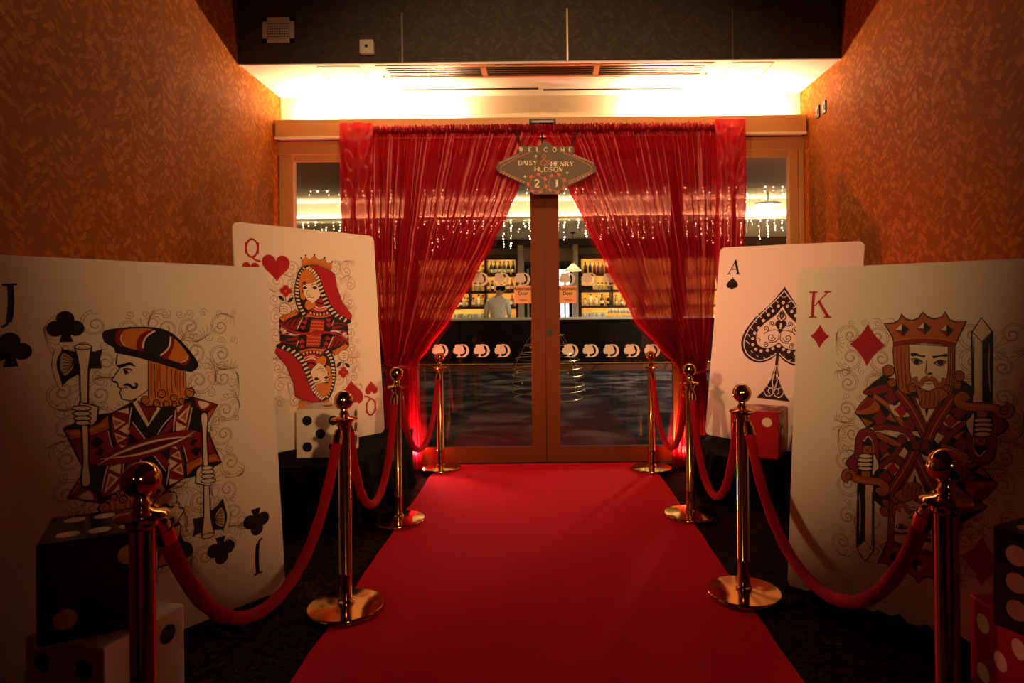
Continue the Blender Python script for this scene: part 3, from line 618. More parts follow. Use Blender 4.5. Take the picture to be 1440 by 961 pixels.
CARD = {'Q': (-1.5682, 4.5722, .3854, .9191, .0772, -.0029), 'A': (1.6801 * .955, 4.8529 * .955, H0 - (H0 - .2829) * .955, -.7638, .1291, -.0295),
        'J': (-1.5453, 2.6139, .0158, .9626, .0775, .0014), 'K': (1.519, 2.6878, -.0154, -.8185, .0792, -.0072)}
ZQ, ZA = .380, .314
plinth('black cloth draped plinth under the queen card and the white die', quad_poly([(-2.2, 3.86), (-1.16, 3.96), (-1.04, 5.17), (-2.2, 5.17)]), ZQ, 1.7)
plinth('black cloth draped plinth under the ace card and the small red die', quad_poly([(1.14, 4.42), (1.95, 3.95), (2.2, 5.13), (1.18, 5.13)]), ZA, 4.1)

def crumple(name, label, path, width, hts, seed):     # a bunched strip of cloth lying on the floor
    rnd = random.Random(seed); m = MB(); N = 70; K = 14
    for i in range(N + 1):
        s_ = i / N; f = s_ * (len(path) - 1); k = min(int(f), len(path) - 2); q = Vector(path[k]).lerp(Vector(path[k + 1]), f - k)
        d = (Vector(path[k + 1]) - Vector(path[k])).normalized(); nrm = Vector((d.y, -d.x))
        h = hts[0] + (hts[1] - hts[0]) * (.5 + .5 * sin(s_ * 21 + seed) * sin(s_ * 7.3 + seed * 2))
        for j in range(K + 1):
            u = j / K; pr = max(0, sin(pi * min(1, u * 1.05))) ** .6
            z = h * pr * (.65 + .35 * sin(i * .8 + 3 * u) * sin(u * 8 + i * .21)) + .002
            p = q + nrm * (u - .02) * width * (1 + .12 * sin(i * .5 + seed)); m.v.append((min(max(p.x, XL + .01), XR - .01), p.y, z if 0 < j < K else .0015))
    for i in range(N):
        for j in range(K): a = i * (K + 1) + j; m.f.append((a, a + 1, a + K + 2, a + K + 1)); m.m.append(0)
    return tag(m.build(name, 'black_cloth', None, True), label, 'cloth')
crumple('black_cloth', 'black cloth bunched along the foot of the king card', [(1.21, 2.985), (1.62, 2.52)], .2, (.035, .085), 2.0)
crumple('black_cloth', 'black cloth bunched along the foot of the jack card', [(-1.42, 2.70), (-1.22, 2.99)], .14, (.01, .03), 5.0)

# ------------------------------------------------------------------ dice
DS = .31; PO = .27 * DS
PIPS = {1: [(0, 0)], 2: [(-1, -1), (1, 1)], 3: [(-1, -1), (0, 0), (1, 1)], 4: [(-1, -1), (1, 1), (-1, 1), (1, -1)], 5: [(-1, -1), (1, 1), (-1, 1), (1, -1), (0, 0)], 6: [(-1, -1), (-1, 0), (-1, 1), (1, -1), (1, 0), (1, 1)]}
def die(label, loc, rz, body, pip, faces):      # faces: front, right, top, left, back
    t = thing('giant_die', label, 'die', loc, rz); h = DS / 2
    MB().box(-h, h, -h, h, 0, DS).build('cube', body, t, bevel=.006)
    pm = MB().lathe([(.031, -.001), (.031, .0012)], 32).mesh('pip', pip)
    ax = {'front': (Vector((0, -h, h)), Vector((1, 0, 0)), Vector((0, 0, 1))), 'back': (Vector((0, h, h)), Vector((-1, 0, 0)), Vector((0, 0, 1))),
          'right': (Vector((h, 0, h)), Vector((0, 1, 0)), Vector((0, 0, 1))), 'left': (Vector((-h, 0, h)), Vector((0, -1, 0)), Vector((0, 0, 1))), 'top': (Vector((0, 0, DS)), Vector((1, 0, 0)), Vector((0, 1, 0)))}
    for f, (n, rot) in faces.items():
        c, u, v = ax[f]; w = u.cross(v)
        for a, b in PIPS[n]:
            if rot: a, b = b, -a
            o = link('pip', pm, t); o.matrix_local = Matrix(((u.x, v.x, w.x, 0), (u.y, v.y, w.y, 0), (u.z, v.z, w.z, 0), (0, 0, 0, 1))); o.location = c + u * a * PO + v * b * PO
# white die under black die, beside the jack
a, b = Vector((-1.635, 2.045)), Vector((-1.335, 1.965)); e = (b - a).normalized(); n_ = Vector((-e.y, e.x)); c = a + e * DS / 2 + n_ * DS / 2
die('white die with black pips standing on the floor under the black die', (c.x, c.y, 0), math.atan2(e.y, e.x), 'die_white', 'pip_black', {'front': (5, 0), 'right': (3, 0), 'left': (2, 0)})
a, b = G(51, 913, DS), G(221, 877, DS); e = Vector((b.x - a.x, b.y - a.y)).normalized(); n_ = Vector((-e.y, e.x)); c = Vector((a.x, a.y)) + e * DS / 2 + n_ * DS / 2
die('black die with cream pips stacked on the white die', (c.x, c.y, DS), math.atan2(e.y, e.x), 'die_black', 'pip_white', {'front': (2, 0), 'top': (6, 1), 'right': (3, 0), 'left': (4, 0)})
# red die under black die, beside the king
die('red die with cream pips standing on the floor under the black die', (1.475 + DS / 2, 1.975 + DS / 2, 0), 0, 'die_red', 'pip_white', {'left': (5, 0), 'front': (3, 0), 'top': (1, 0)})
a = G(1395.6, 878, DS); e = Vector((.46, -.888)); n_ = Vector((-e.y, e.x)); c = Vector((a.x, a.y)) + e * DS / 2 + n_ * DS / 2
die('black die with cream pips stacked on the red die', (c.x, c.y, DS), math.atan2(e.y, e.x), 'die_black', 'pip_white', {'front': (6, 0), 'top': (6, 0), 'right': (2, 0), 'left': (3, 0)})
# on the plinths
a = G(416.6, 645, ZQ + .003); die('white die with black pips on the plinth before the queen card', (a.x + DS / 2, a.y + DS / 2, ZQ + .003), 0, 'die_white', 'pip_black', {'front': (5, 0), 'right': (6, 0), 'top': (1, 0)})
e = Vector((cos(radians(-30)), sin(radians(-30)))); n_ = Vector((-e.y, e.x)); a = Vector((1.252, 4.42)); c = a + e * DS / 2 + n_ * DS / 2
die('small red die with cream pips on the plinth before the ace card', (c.x, c.y, ZA + .003), radians(-30), 'die_red', 'pip_white', {'front': (2, 0), 'right': (1, 0), 'top': (3, 0)})

# ------------------------------------------------------------------ giant playing cards with printed art
FR = {'J0': (0, 340, 2.669), 'J3': (0, 600, 2.662), 'J1': (60, 430, 6.004), 'J2': (60, 560, 5.338), 'Q0': (320, 300, 2.67), 'Q1': (380, 350, 7.392), 'Q2': (380, 450, 6.406),
      'A0': (980, 330, 3.004), 'A1': (1010, 390, 5.058), 'K0': (1100, 360, 3.003), 'K1': (1180, 430, 5.538), 'K2': (1180, 560, 5.538)}
def smooth(pts, closed=True, n=5):
    out = []; k = len(pts); rng = range(k if closed else k - 1)
    for i in rng:
        p0, p1, p2, p3 = (pts[(i + d) % k] if closed else pts[min(max(i + d, 0), k - 1)] for d in (-1, 0, 1, 2))
        for j in range(n):
            t = j / n; t2, t3 = t * t, t * t * t
            out.append(tuple(.5 * (2 * p1[a] + (p2[a] - p0[a]) * t + (2 * p0[a] - 5 * p1[a] + 4 * p2[a] - p3[a]) * t2 + (3 * p1[a] - p0[a] - 3 * p2[a] + p3[a]) * t3) for a in (0, 1)))
    if not closed: out.append(tuple(pts[-1]))
    return out
SZ = {'A': (1.116 * .955, 1.517 * .955)}
class Card:
    def __init__(s, key, name_label):
        X, Y, Z, yaw, lean, rr = CARD[key]; s.key = key
        d = Vector((cos(yaw), sin(yaw), 0)); nrm = Vector((sin(yaw), -cos(yaw), 0)); up = Vector((0, 0, cos(lean))) - nrm * sin(lean)
        s.ex = d * cos(rr) + up * sin(rr); s.ez = up * cos(rr) - d * sin(rr); s.ey = s.ez.cross(s.ex); s.o = Vector((X, Y, Z))
        s.t = thing('playing_card', name_label, 'playing card', (0, 0, 0), 0, 'giant playing cards')
        s.t.matrix_world = Matrix(((s.ex.x, s.ey.x, s.ez.x, X), (s.ex.y, s.ey.y, s.ez.y, Y), (s.ex.z, s.ey.z, s.ez.z, Z), (0, 0, 0, 1)))
        CW, CH = SZ.get(key, (1.116, 1.517)); r = .042; pts = []
        for cx, cz, a0 in ((CW / 2 - r, r, -pi / 2), (CW / 2 - r, CH - r, 0), (-CW / 2 + r, CH - r, pi / 2), (-CW / 2 + r, r, pi)):
            for i in range(9): a = a0 + i * pi / 16; pts.append((cx + r * cos(a), cz + r * sin(a)))
        m = MB(); m.prism(pts, 0, .016); m.m = [0, 0] + [1] * (len(m.m) - 2); m.build('board', ['card', 'card_edge'], s.t)
        # strut added behind each card as a support for its lean
        w = MB(); hs = .45 if key in 'QA' else .8; dp = .06 if key in 'QA' else .20
        w.add([(-.03, .016, hs), (.03, .016, hs), (.03, .016, .02), (-.03, .016, .02), (-.03, dp, .004), (.03, dp, .004)], [(0, 1, 5, 4), (3, 2, 5, 4), (0, 1, 2, 3), (0, 3, 4), (1, 2, 5)]); w.build('added_back_strut', 'card_edge', s.t)
        s.k = 0; s.new()
    def new(s): s.mb = MB(); s.mb2 = MB(); s.mats = []; s.sym = False
    def mi(s, m):
        if m not in s.mats: s.mats.append(m)
        return s.mats.index(m)
    def loc(s, fr, p):
        x0, y0, sc = FR[fr]; r = ray(x0 + p[0] / sc, y0 + p[1] / sc); o = Vector((0, 0, H0)); t = (s.o - o).dot(s.ey) / r.dot(s.ey); q = o + r * t - s.o
        return (q.dot(s.ex), q.dot(s.ez))
    def T(s, pts): return [s.loc(s.fr, p) for p in pts]
    def _poly(s, pts, mt):
        s.k += 1; y = -.0003 - s.k * 1.4e-5
        def put(pp, mb): mb.add([(x, y, z) for x, z in pp], [tuple(range(len(pp)))], s.mi(mt))
        put(pts, s.mb)
        if s.sym: put([(2 * s.c[0] - x, 2 * s.c[1] - z) for x, z in pts], s.mb2)
    def _strip(s, pts, w, mt, closed=False, taper=False):
        s.k += 0 if mt == 'line2' else 1; y = -.0003 - s.k * 1.4e-5; n = len(pts); L = []; R = []
        for i in range(n):
            a = pts[i - 1] if (i or closed) else pts[0]; b = pts[(i + 1) % n] if (i < n - 1 or closed) else pts[-1]
            dx, dz = b[0] - a[0], b[1] - a[1]; l = sqrt(dx * dx + dz * dz) or 1; ww = w / 2 * (1 if not taper else max(.15, sin(pi * (i + .5) / n)))
            L.append((pts[i][0] - dz / l * ww, pts[i][1] + dx / l * ww)); R.append((pts[i][0] + dz / l * ww, pts[i][1] - dx / l * ww))
        def put(L, R, mb):
            mb.add([(x, y, z) for x, z in L + R], [(i, (i + 1) % n, (i + 1) % n + n, i + n) for i in range(n if closed else n - 1)], s.mi(mt))
        put(L, R, s.mb)
        if s.sym: f = lambda q: [(2 * s.c[0] - x, 2 * s.c[1] - z) for x, z in q]; put(f(L), f(R), s.mb2)
    def fill(s, mt, pts, sm=True, ol=0, om='ink'):
        p = s.T(smooth(pts) if sm else pts); s._poly(p, mt)
        if ol: s._strip(p, ol, om, True)
    def line(s, mt, pts, w, sm=True, taper=False, ol=0):
        p = s.T(smooth(pts, False, 6) if sm else pts)
        if ol: s._strip(p, w + ol, 'ink')
        s._strip(p, w, mt, False, taper)
    def disc(s, mt, c, rx, ry=None, ol=0, n=16):
        ry = ry or rx; s.fill(mt, [(c[0] + rx * cos(2 * pi * i / n), c[1] + ry * sin(2 * pi * i / n)) for i in range(n)], False, ol)
    def curl(s, c, r, mt='orange', ol=.004, turns=1.4, a0=0, dr=1):
        s.disc(mt, c, r, ol=ol); s.line('ink', [(c[0] + r * (1 - .85 * i / 12) * cos(a0 + dr * turns * 2 * pi * i / 12), c[1] + r * (1 - .85 * i / 12) * sin(a0 + dr * turns * 2 * pi * i / 12)) for i in range(13)], .0022)
    def done(s, name, label=None):
        if name.startswith('printed') and s.mb2.v: s.mb.add(s.mb2.v, [], 0); n0 = len(s.mb.v) - len(s.mb2.v); s.mb.f += [tuple(i + n0 for i in f) for f in s.mb2.f]; s.mb.m += s.mb2.m; s.mb2 = MB()
        o = s.mb.build(name, s.mats, s.t)
        if s.mb2.v: s.mb2.build(name, s.mats, s.t)
        if label: o['label'] = label
        if name == 'scrollwork_print': o['kind'] = 'stuff'
        s.new(); return o
    # suit shapes in card metres: centre, height
    def club(s, c, h, mt='ink'):
        for dx, dz in ((0, .24), (-.27, -.07), (.27, -.07)): s._poly([(c[0] + dx * h + .25 * h * cos(a * pi / 12), c[1] + dz * h + .25 * h * sin(a * pi / 12)) for a in range(24)], mt)
        s._poly([(c[0] - .05 * h, c[1] + .15 * h), (c[0] - .08 * h, c[1] - .15 * h), (c[0] - .19 * h, c[1] - .5 * h), (c[0] + .19 * h, c[1] - .5 * h), (c[0] + .08 * h, c[1] - .15 * h), (c[0] + .05 * h, c[1] + .15 * h)], mt)
    def heart(s, c, h, mt='red', flip=1, stem=False):
        pts = []
        for i in range(40):
            a = 2 * pi * i / 40; x = 16 * sin(a) ** 3; z = 13 * cos(a) - 5 * cos(2 * a) - 2 * cos(3 * a) - cos(4 * a); pts.append((c[0] + x / 29 * h, c[1] + flip * (z + 2.5) / 29 * h))
        s._poly(pts, mt)
        if stem: s._poly([(c[0] - .03 * h, c[1] - .1 * h), (c[0] - .2 * h, c[1] - .62 * h), (c[0] + .2 * h, c[1] - .62 * h), (c[0] + .03 * h, c[1] - .1 * h)], mt)
    def diamond(s, c, w, h, mt='red'):
        pts = []
        cs = [(0, 1), (1, 0), (0, -1), (-1, 0)]
        for k in range(4):
            a, b = cs[k], cs[(k + 1) % 4]
            for i in range(6): t = i / 6; q = 1 - .22 * 4 * t * (1 - t) * .6; pts.append((c[0] + (a[0] + (b[0] - a[0]) * t) * q * w, c[1] + (a[1] + (b[1] - a[1]) * t) * q * h))
        s._poly(pts, mt)
    def scroll(s, box, seed):      # fine line scrollwork filling the picture frame
        rnd = random.Random(seed); x0, x1, z0, z1 = box; cell = .118; nx = max(2, round((x1 - x0) / cell)); nz = max(2, round((z1 - z0) / cell)); sx, sz = (x1 - x0) / nx, (z1 - z0) / nz; W_ = .0029
        
        def cl(q):
            out = []
            for x, z in q:
                if not (x0 - .015 < x < x1 + .015 and z0 - .015 < z < z1 + .015): break
                out.append((x, z))
            return out if len(out) > 2 else [q[0]] * 3
        for i in range(nx):
            for j in range(nz):
                cx, cz = x0 + (i + .5) * sx + rnd.uniform(-.016, .016), z0 + (j + .5) * sz + rnd.uniform(-.016, .016); dr = 1 if (i + j) % 2 else -1; a0 = rnd.choice((0, .5, 1, 1.5)) * pi + rnd.uniform(-.4, .4)
                R = min(sx, sz) * rnd.uniform(.46, .60); k1 = 26
                for off, sc in ((0, 1.0), (.10, .82)):          # double outlined volute
                    s._strip(cl([(cx + R * sc * exp(-1.75 * t) * cos(a0 + dr * t * 10.5 + off), cz + R * sc * exp(-1.75 * t) * sin(a0 + dr * t * 10.5 + off)) for t in [k / k1 for k in range(k1 + 1)]]), W_, 'line2')
                px, pz = cx + R * cos(a0), cz + R * sin(a0); th = a0 - dr * pi / 2
                for q in range(6):                             # stem and leaf lines sweeping away from the volute
                    bend = dr * (.35 + .28 * q); L = R * (2.1 - .20 * q); pts = []; x, z, a = px, pz, th + dr * .12 * q
                    for k in range(11): pts.append((x, z)); x += L / 10 * cos(a); z += L / 10 * sin(a); a -= bend * .22
                    s._strip(cl(pts), W_ * .9, 'line2')
                for dx_, dz_ in ((sx / 2, sz / 2), (0, sz / 2)):       # small volutes in the gaps
                    r2 = R * .34; b0 = rnd.uniform(0, 6.28); s._strip(cl([(cx + dx_ + r2 * exp(-1.5 * t) * cos(b0 - dr * t * 9), cz + dz_ + r2 * exp(-1.5 * t) * sin(b0 - dr * t * 9)) for t in [k / 16 for k in range(17)]]), W_ * .9, 'line2')
                s._strip(cl([(px + .5 * R * cos(b) + R * .4 * cos(th), pz + .5 * R * sin(b) + R * .4 * sin(th)) for b in [a0 + dr * k * .3 for k in range(11)]]), W_, 'line2')
def glyph(s, strokes, mt):     # serif letters as thick and thin strokes in the zoom frame
    for pts, w in strokes: s._strip(s.T(pts), w, mt)

# ---- jack of clubs
C = Card('J', 'giant jack of clubs playing card standing on the floor'); C.fr = 'J0'
p1, p2 = C.loc('J0', (246, 318)), C.loc('J3', (828, 465)); C.c = ((p1[0] + p2[0]) / 2, (p1[1] + p2[1]) / 2)
a, b = C.loc('J0', (125, 240)), C.loc('J0', (888, 240)); x0, x1 = a[0] + .03, b[0] - .02; z1 = a[1] - .03
C.scroll((x0, x1, 2 * C.c[1] - z1, z1), 11); C.done('scrollwork_print')
C.sym = True; C.fr = 'J0'; glyph(C, [([(8, 163), (64, 160)], .008), ([(38, 161), (41, 215), (38, 275), (32, 302)], .019), ([(37, 285), (26, 310), (6, 322)], .009)], 'ink'); C.done('index_letter')
C.sym = True; C.club(C.loc('J0', (38, 405)), .122); C.done('index_club')
C.sym = True; C.club(p1, .118); C.done('pip_club')
C.sym = True; C.fr = 'J2'; OL = .006
C.fill('navy', [(155, 225), (250, 190), (400, 130), (520, 115), (700, 15), (1000, 30), (1130, -5), (1315, 50), (1230, 200), (1230, 300), (1120, 292), (830, 332), (560, 432), (410, 505), (290, 500)], False, OL)
C.fill('dred', [(208, 312), (350, 292), (492, 232), (510, 330), (528, 440), (410, 503), (290, 497)], False, .004)
C.fill('dorange', [(163, 240), (330, 226), (420, 190), (492, 128), (500, 232), (350, 292), (210, 312)], False, .004)
C.fill('orange', [(205, 255), (330, 240), (470, 185), (470, 205), (340, 265), (220, 278)], False)
C.club(C.loc('J2', (408, 330)), .042); C.club(C.loc('J2', (438, 415)), .042)
C.line('cream', [(490, 245), (515, 350), (545, 430)], .003)
C.fill('dred', [(520, 120), (640, 60), (652, 160), (642, 330), (610, 402), (560, 385), (518, 250)], False)
for tri in ([(522, 138), (622, 182), (540, 238)], [(560, 100), (645, 72), (645, 120)], [(642, 190), (640, 275), (572, 240)], [(540, 262), (632, 298), (562, 338)], [(575, 350), (628, 362), (600, 395)]): C.fill('cream', tri, False)
for tri in ([(530, 160), (595, 185), (545, 215)], [(552, 280), (605, 300), (565, 322)]): C.fill('dorange', tri, False)
C.line('cream', [(668, 70), (650, 180), (648, 270)], .004)
C.line('dred', [(655, 215), (700, 275), (790, 350)], .022, False); C.line('dred', [(985, 165), (930, 240), (870, 315)], .022, False)
C.line('cream', [(672, 180), (725, 250), (790, 335)], .004); C.line('cream', [(972, 130), (900, 210), (850, 300)], .004)
C.fill('dred', [(715, 30), (790, 165), (862, 75), (780, 70)], False); C.line('cream', [(690, 25), (792, 205), (872, 72)], .016, False)
C.fill('dred', [(1000, 65), (1112, 28), (1115, 85), (1085, 240), (1060, 292), (985, 292), (990, 180)], False)
for tri in ([(1105, 55), (1010, 150), (1075, 190)], [(1003, 178), (1078, 218), (998, 268)], [(1005, 70), (1060, 50), (1012, 110)], [(1070, 225), (1052, 285), (1010, 280)]): C.fill('cream', tri, False)
C.fill('dorange', [(1088, 85), (1035, 148), (1072, 170)], False); C.line('cream', [(998, 90), (985, 190), (980, 270)], .004); C.line('cream', [(1120, 70), (1100, 180), (1075, 270)], .004)
C.fill('dred', [(1135, -5), (1312, 50), (1245, 98), (1190, 98), (1150, 60)], False, .004); C.fill('cream', [(1168, 22), (1252, 45), (1195, 82)]); C.fill('dorange', [(1310, 54), (1246, 100), (1222, 140), (1236, 192)], False, .003)
C.fill('dred', [(1232, 300), (1240, 320), (1120, 310), (1100, 360), (1010, 372), (980, 340), (1120, 292)], False)
C.fill('dred', [(412, 502), (560, 425), (760, 350), (930, 308), (1128, 290), (1098, 310), (900, 400), (700, 470), (490, 505)], True, .003)
C.line('cream', [(410, 503), (560, 420), (760, 346), (930, 306), (1130, 286)], .010, taper=True)
# axe, held upright
C.fr = 'J1'
C.fill('ink', [(130, 318), (180, 372), (285, 388), (310, 575), (220, 625), (140, 706), (92, 605), (70, 500), (84, 405)], False); C.fill('ink', [(395, 385), (440, 388), (506, 366), (484, 450), (500, 532), (385, 532)], False)
C.fill('cream', [(127, 328), (160, 368), (126, 440), (118, 520), (160, 668), (140, 692), (98, 600), (80, 500), (92, 412)], True)
C.fill('line', [(165, 405), (225, 425), (258, 470), (250, 530), (190, 592), (152, 540), (148, 470)])
for q in range(6): C.line('ink', [(270, 480), (215 - 6 * (q % 2), 440 + 22 * q), (165, 420 + 30 * q)], .003)
C.fill('cream', [(268, 352), (340, 345), (412, 346), (386, 540), (382, 835), (318, 835), (310, 540), (290, 430)], False, OL); C.disc('cream', (340, 348), 72, 24, ol=.004)
C.fr = 'J2'; C.fill('cream', [(292, 195), (340, 200), (346, 480), (360, 630), (326, 668), (289, 635), (300, 450)], True, OL)
C.fill('cream', [(275, 32), (350, 46), (418, 66), (408, 170), (372, 207), (300, 200), (280, 120)], False, OL)
for cx, cy, rx in ((290, 77, 74), (293, 117, 70), (298, 154, 66), (300, 187, 58)): C.disc('cream', (cx, cy), rx, 20, ol=.0045)
# head
C.fr = 'J1'
C.fill('cream', [(640, 375), (628, 420), (618, 490), (648, 530), (615, 580), (583, 625), (598, 645), (632, 652), (634, 682), (662, 706), (650, 735), (668, 790), (740, 806), (800, 780), (890, 715), (890, 450)], False, .005)
C.fill('cream', [(800, 770), (890, 710), (890, 840), (790, 800)], False); C.line('ink', [(800, 775), (840, 750), (890, 712)], .004)
C.fill('dred', [(812, 800), (860, 860), (960, 870), (940, 900), (880, 930), (830, 860)])
C.fill('ink', [(638, 500), (690, 490), (740, 480), (784, 516), (735, 506), (690, 515), (648, 528)]); C.fill('ink', [(682, 540), (712, 548), (722, 568), (692, 580)]); C.line('ink', [(676, 536), (720, 534), (756, 545)], .005); C.line('ink', [(700, 575), (730, 570), (752, 550)], .002)
C.fill('ink', [(676, 678), (705, 656), (735, 662), (765, 682), (782, 675), (770, 655), (795, 655), (806, 676), (785, 704), (752, 704), (720, 680)]); C.line('ink', [(650, 706), (690, 694), (720, 696)], .003); C.line('ink', [(590, 640), (618, 640), (632, 655)], .003)
C.fill('orange', [(888, 455), (1040, 500), (1205, 548), (1212, 700), (1265, 690), (1285, 735), (1250, 780), (1205, 775), (1195, 830), (1110, 858), (1060, 845), (1000, 858), (930, 848), (860, 848), (828, 808), (845, 768), (890, 770)], False, .004)
for x, y0, y1 in ((945, 490, 780), (992, 500, 700), (1048, 510, 770), (1088, 530, 740), (1118, 540, 700), (1160, 550, 760), (1190, 560, 700)): C.line('ink', [(x, y0), (x - 4, (y0 + y1) / 2), (x + 6, y1)], .003)
for x, y0, y1 in ((915, 480, 760), (970, 500, 700), (1135, 545, 720)): C.line('dorange', [(x, y0), (x, y1)], .008, False)
for c, r in (((862, 800), 36), ((958, 826), 30), ((1040, 830), 26), ((1110, 836), 24), ((1170, 808), 26), ((1238, 738), 40), ((1002, 745), 34), ((1104, 782), 30)): C.curl(c, r)
C.fill('navy', [(508, 250), (530, 215), (650, 196), (850, 184), (1020, 206), (1130, 272), (1240, 390), (1305, 490), (1285, 535), (1220, 552), (1000, 482), (860, 436), (640, 388), (598, 348), (530, 308)], True, OL)
C.fill('orange', [(640, 250), (700, 202), (870, 192), (920, 207), (850, 262), (815, 315), (798, 372), (690, 345), (655, 302)]); C.fill('dred', [(612, 232), (650, 202), (692, 200), (655, 258), (672, 342), (622, 318)])
C.fill('dred', [(792, 368), (800, 280), (875, 214), (942, 208), (872, 262), (848, 320), (852, 380)]); C.line('cream', [(948, 210), (880, 258), (850, 310), (846, 360)], .007); C.line('cream', [(668, 245), (658, 290), (690, 340)], .004)
C.fill('orange', [(1108, 285), (1160, 328), (1226, 420), (1205, 472), (1160, 482), (1055, 445), (1092, 370)]); C.fill('dred', [(1085, 258), (1108, 308), (1090, 380), (1050, 448), (1000, 428), (1058, 366)]); C.line('cream', [(1078, 262), (1062, 355), (990, 424)], .007)
C.fill('dred', [(1228, 410), (1244, 452), (1205, 505), (1150, 488), (1208, 466)]); C.line('cream', [(1226, 420), (1210, 462), (1160, 482)], .004)
C.fill('ink', [(600, 348), (850, 392), (1000, 442), (1228, 545), (1180, 552), (980, 488), (800, 440), (610, 398)], False)
C.done('printed_jack', 'double-ended jack in a striped beret holding axes')

# ---- queen of hearts
C = Card('Q', 'giant queen of hearts playing card leaning on the black plinth'); C.fr = 'Q1'
p1, p2 = C.loc('Q1', (160, 435)), C.loc('Q2', (660, 477)); C.c = ((p1[0] + p2[0]) / 2, (p1[1] + p2[1]) / 2)
a, b = C.loc('Q0', (132, 148)), C.loc('Q0', (478, 180)); x0, x1 = a[0] + .02, b[0] - .01; z1 = a[1] - .03
C.scroll((x0, x1, 2 * C.c[1] - z1, z1), 21); C.done('scrollwork_print')
hp = C.loc('Q0', (183, 208)); C.sym = True; C.heart(hp, .185); C.done('pip_heart')
C.sym = True; C.heart(C.loc('Q0', (88, 214)), .105); C.done('index_heart')
C.sym = True; C.fr = 'Q0'; n = 20; pts = C.T([(91 + 22 * cos(2 * pi * i / n), 131 + 34 * sin(2 * pi * i / n)) for i in range(n)]); C._strip(pts, .013, 'red', True)
for sx in (-1, 1): C._strip(C.T([(91 + sx * 23, 131 + 22 * q) for q in (-1, 0, 1)]), .013, 'red')
C._strip(C.T([(92, 164), (104, 176), (124, 181)]), .013, 'red'); C.done('index_letter')
C.sym = True; C.fr = 'Q1'; OL = .005
body = [(330, 700), (500, 720), (640, 700), (800, 778), (812, 960), (470, 900), (100, 960), (92, 720), (262, 632)]
C.fill('ink', body, False, OL)
C.fill('dred', [(130, 748), (330, 712), (300, 790), (262, 850), (120, 790)], False)
for q in range(4): C.line('ink', [(140 + 50 * q, 790 + 10 * q), (190 + 45 * q, 740 - 4 * q), (215 + 40 * q, 722)], .010)
C.fill('dred', [(650, 745), (800, 792), (806, 850), (640, 846)], False); C.line('ink', [(650, 800), (720, 790), (800, 815)], .012); C.line('ink', [(650, 760), (720, 770), (800, 840)], .006)
C.line('cream', [(345, 700), (310, 770), (278, 838)], .007); C.line('cream', [(660, 742), (640, 800)], .005)
for cx, cy, s_ in ((380, 722, .030), (360, 770, .034), (340, 825, .036), (606, 748, .034), (608, 800, .036)): C.heart(C.loc('Q1', (cx, cy)), s_)
C.fill('red', [(432, 732), (562, 740), (560, 850), (530, 900), (405, 870)], False)
for j in range(4):
    for i in range(4):
        cx, cy = 442 + 34 * i - 5 * j, 750 + 34 * j + 2 * i; C.line('orange', [(cx - 16, cy), (cx - 8, cy + 12), (cx, cy + 15), (cx + 8, cy + 12), (cx + 16, cy)], .007)
C.line('orange', [(418, 860), (470, 855), (560, 850)], .010)
C.fill('navy', [(92, 755), (200, 835), (350, 872), (470, 880), (600, 862), (800, 800), (812, 850), (640, 858), (470, 905), (330, 900), (200, 880), (95, 800)], False)
C.line('red', [(95, 775), (200, 848), (330, 882), (468, 890)], .014); C.line('red', [(468, 890), (600, 872), (700, 858), (810, 868)], .009)
C.line('cream', [(110, 815), (150, 840), (120, 850)], .008); C.line('cream', [(160, 860), (230, 890), (300, 900)], .007, taper=True); C.line('cream', [(620, 862), (680, 856), (740, 862)], .008, taper=True)
C.curl((772, 892), 26, 'cream', .003); C.curl((120, 842), 22, 'cream', .003)
C.fill('orange', [(92, 720), (170, 672), (262, 632), (292, 682), (200, 722), (132, 756)], False, .004); C.line('dred', [(110, 722), (135, 700), (150, 735), (175, 680), (200, 712), (222, 660), (250, 692), (268, 652)], .005, False)
C.fill('cream', [(105, 585), (148, 564), (200, 590), (220, 640), (182, 680), (105, 675)], True, .004)
for q in range(3): C.line('ink', [(106, 605 + 24 * q), (150, 600 + 24 * q), (182, 612 + 24 * q)], .003)
C.line('ink', [(160, 490), (160, 572)], .005, False); C.fill('ink', [(80, 490), (118, 492), (146, 540), (105, 530)]); C.fill('ink', [(242, 502), (200, 515), (180, 556), (222, 548)])
for dx, dy in ((0, -30), (32, 4), (0, 34), (-32, 0)): C.disc('red', (160 + dx, 437 + dy), 30)
C.disc('orange', (160, 438), 10)
# hood
C.fill('ink', [(330, 188), (400, 176), (480, 196), (560, 400), (620, 580), (720, 690), (835, 745), (800, 778), (700, 750), (560, 702), (380, 690), (345, 715), (300, 660), (265, 560), (252, 440), (275, 290)], True, OL)
def lerp2(P_, t):
    f = t * (len(P_) - 1); k = min(int(f), len(P_) - 2); q = f - k; return (P_[k][0] + (P_[k + 1][0] - P_[k][0]) * q, P_[k][1] + (P_[k + 1][1] - P_[k][1]) * q)
LO = [(345, 190), (292, 270), (262, 380), (258, 480), (285, 600), (345, 708)]; LI = [(372, 205), (322, 280), (300, 380), (296, 480), (318, 590), (372, 680)]
RO = [(405, 182), (470, 230), (520, 320), (560, 440), (610, 570), (690, 670), (820, 742)]; RI = [(360, 205), (440, 260), (478, 340), (515, 450), (560, 580), (640, 690), (790, 772)]
for q in range(15):
    t = (q + .3) / 15; C.line('cream', [lerp2(LO, t), lerp2(LI, t + .015)], .0115, False)
for q in range(19):
    t = (q + .3) / 19; C.line('cream', [lerp2(RO, t), lerp2(RI, t + .01)], .0125, False)
C.fill('red', [(402, 178), (480, 170), (600, 215), (668, 262), (690, 400), (750, 560), (850, 695), (836, 745), (720, 690), (620, 580), (560, 430), (510, 290), (460, 222)], False, OL)
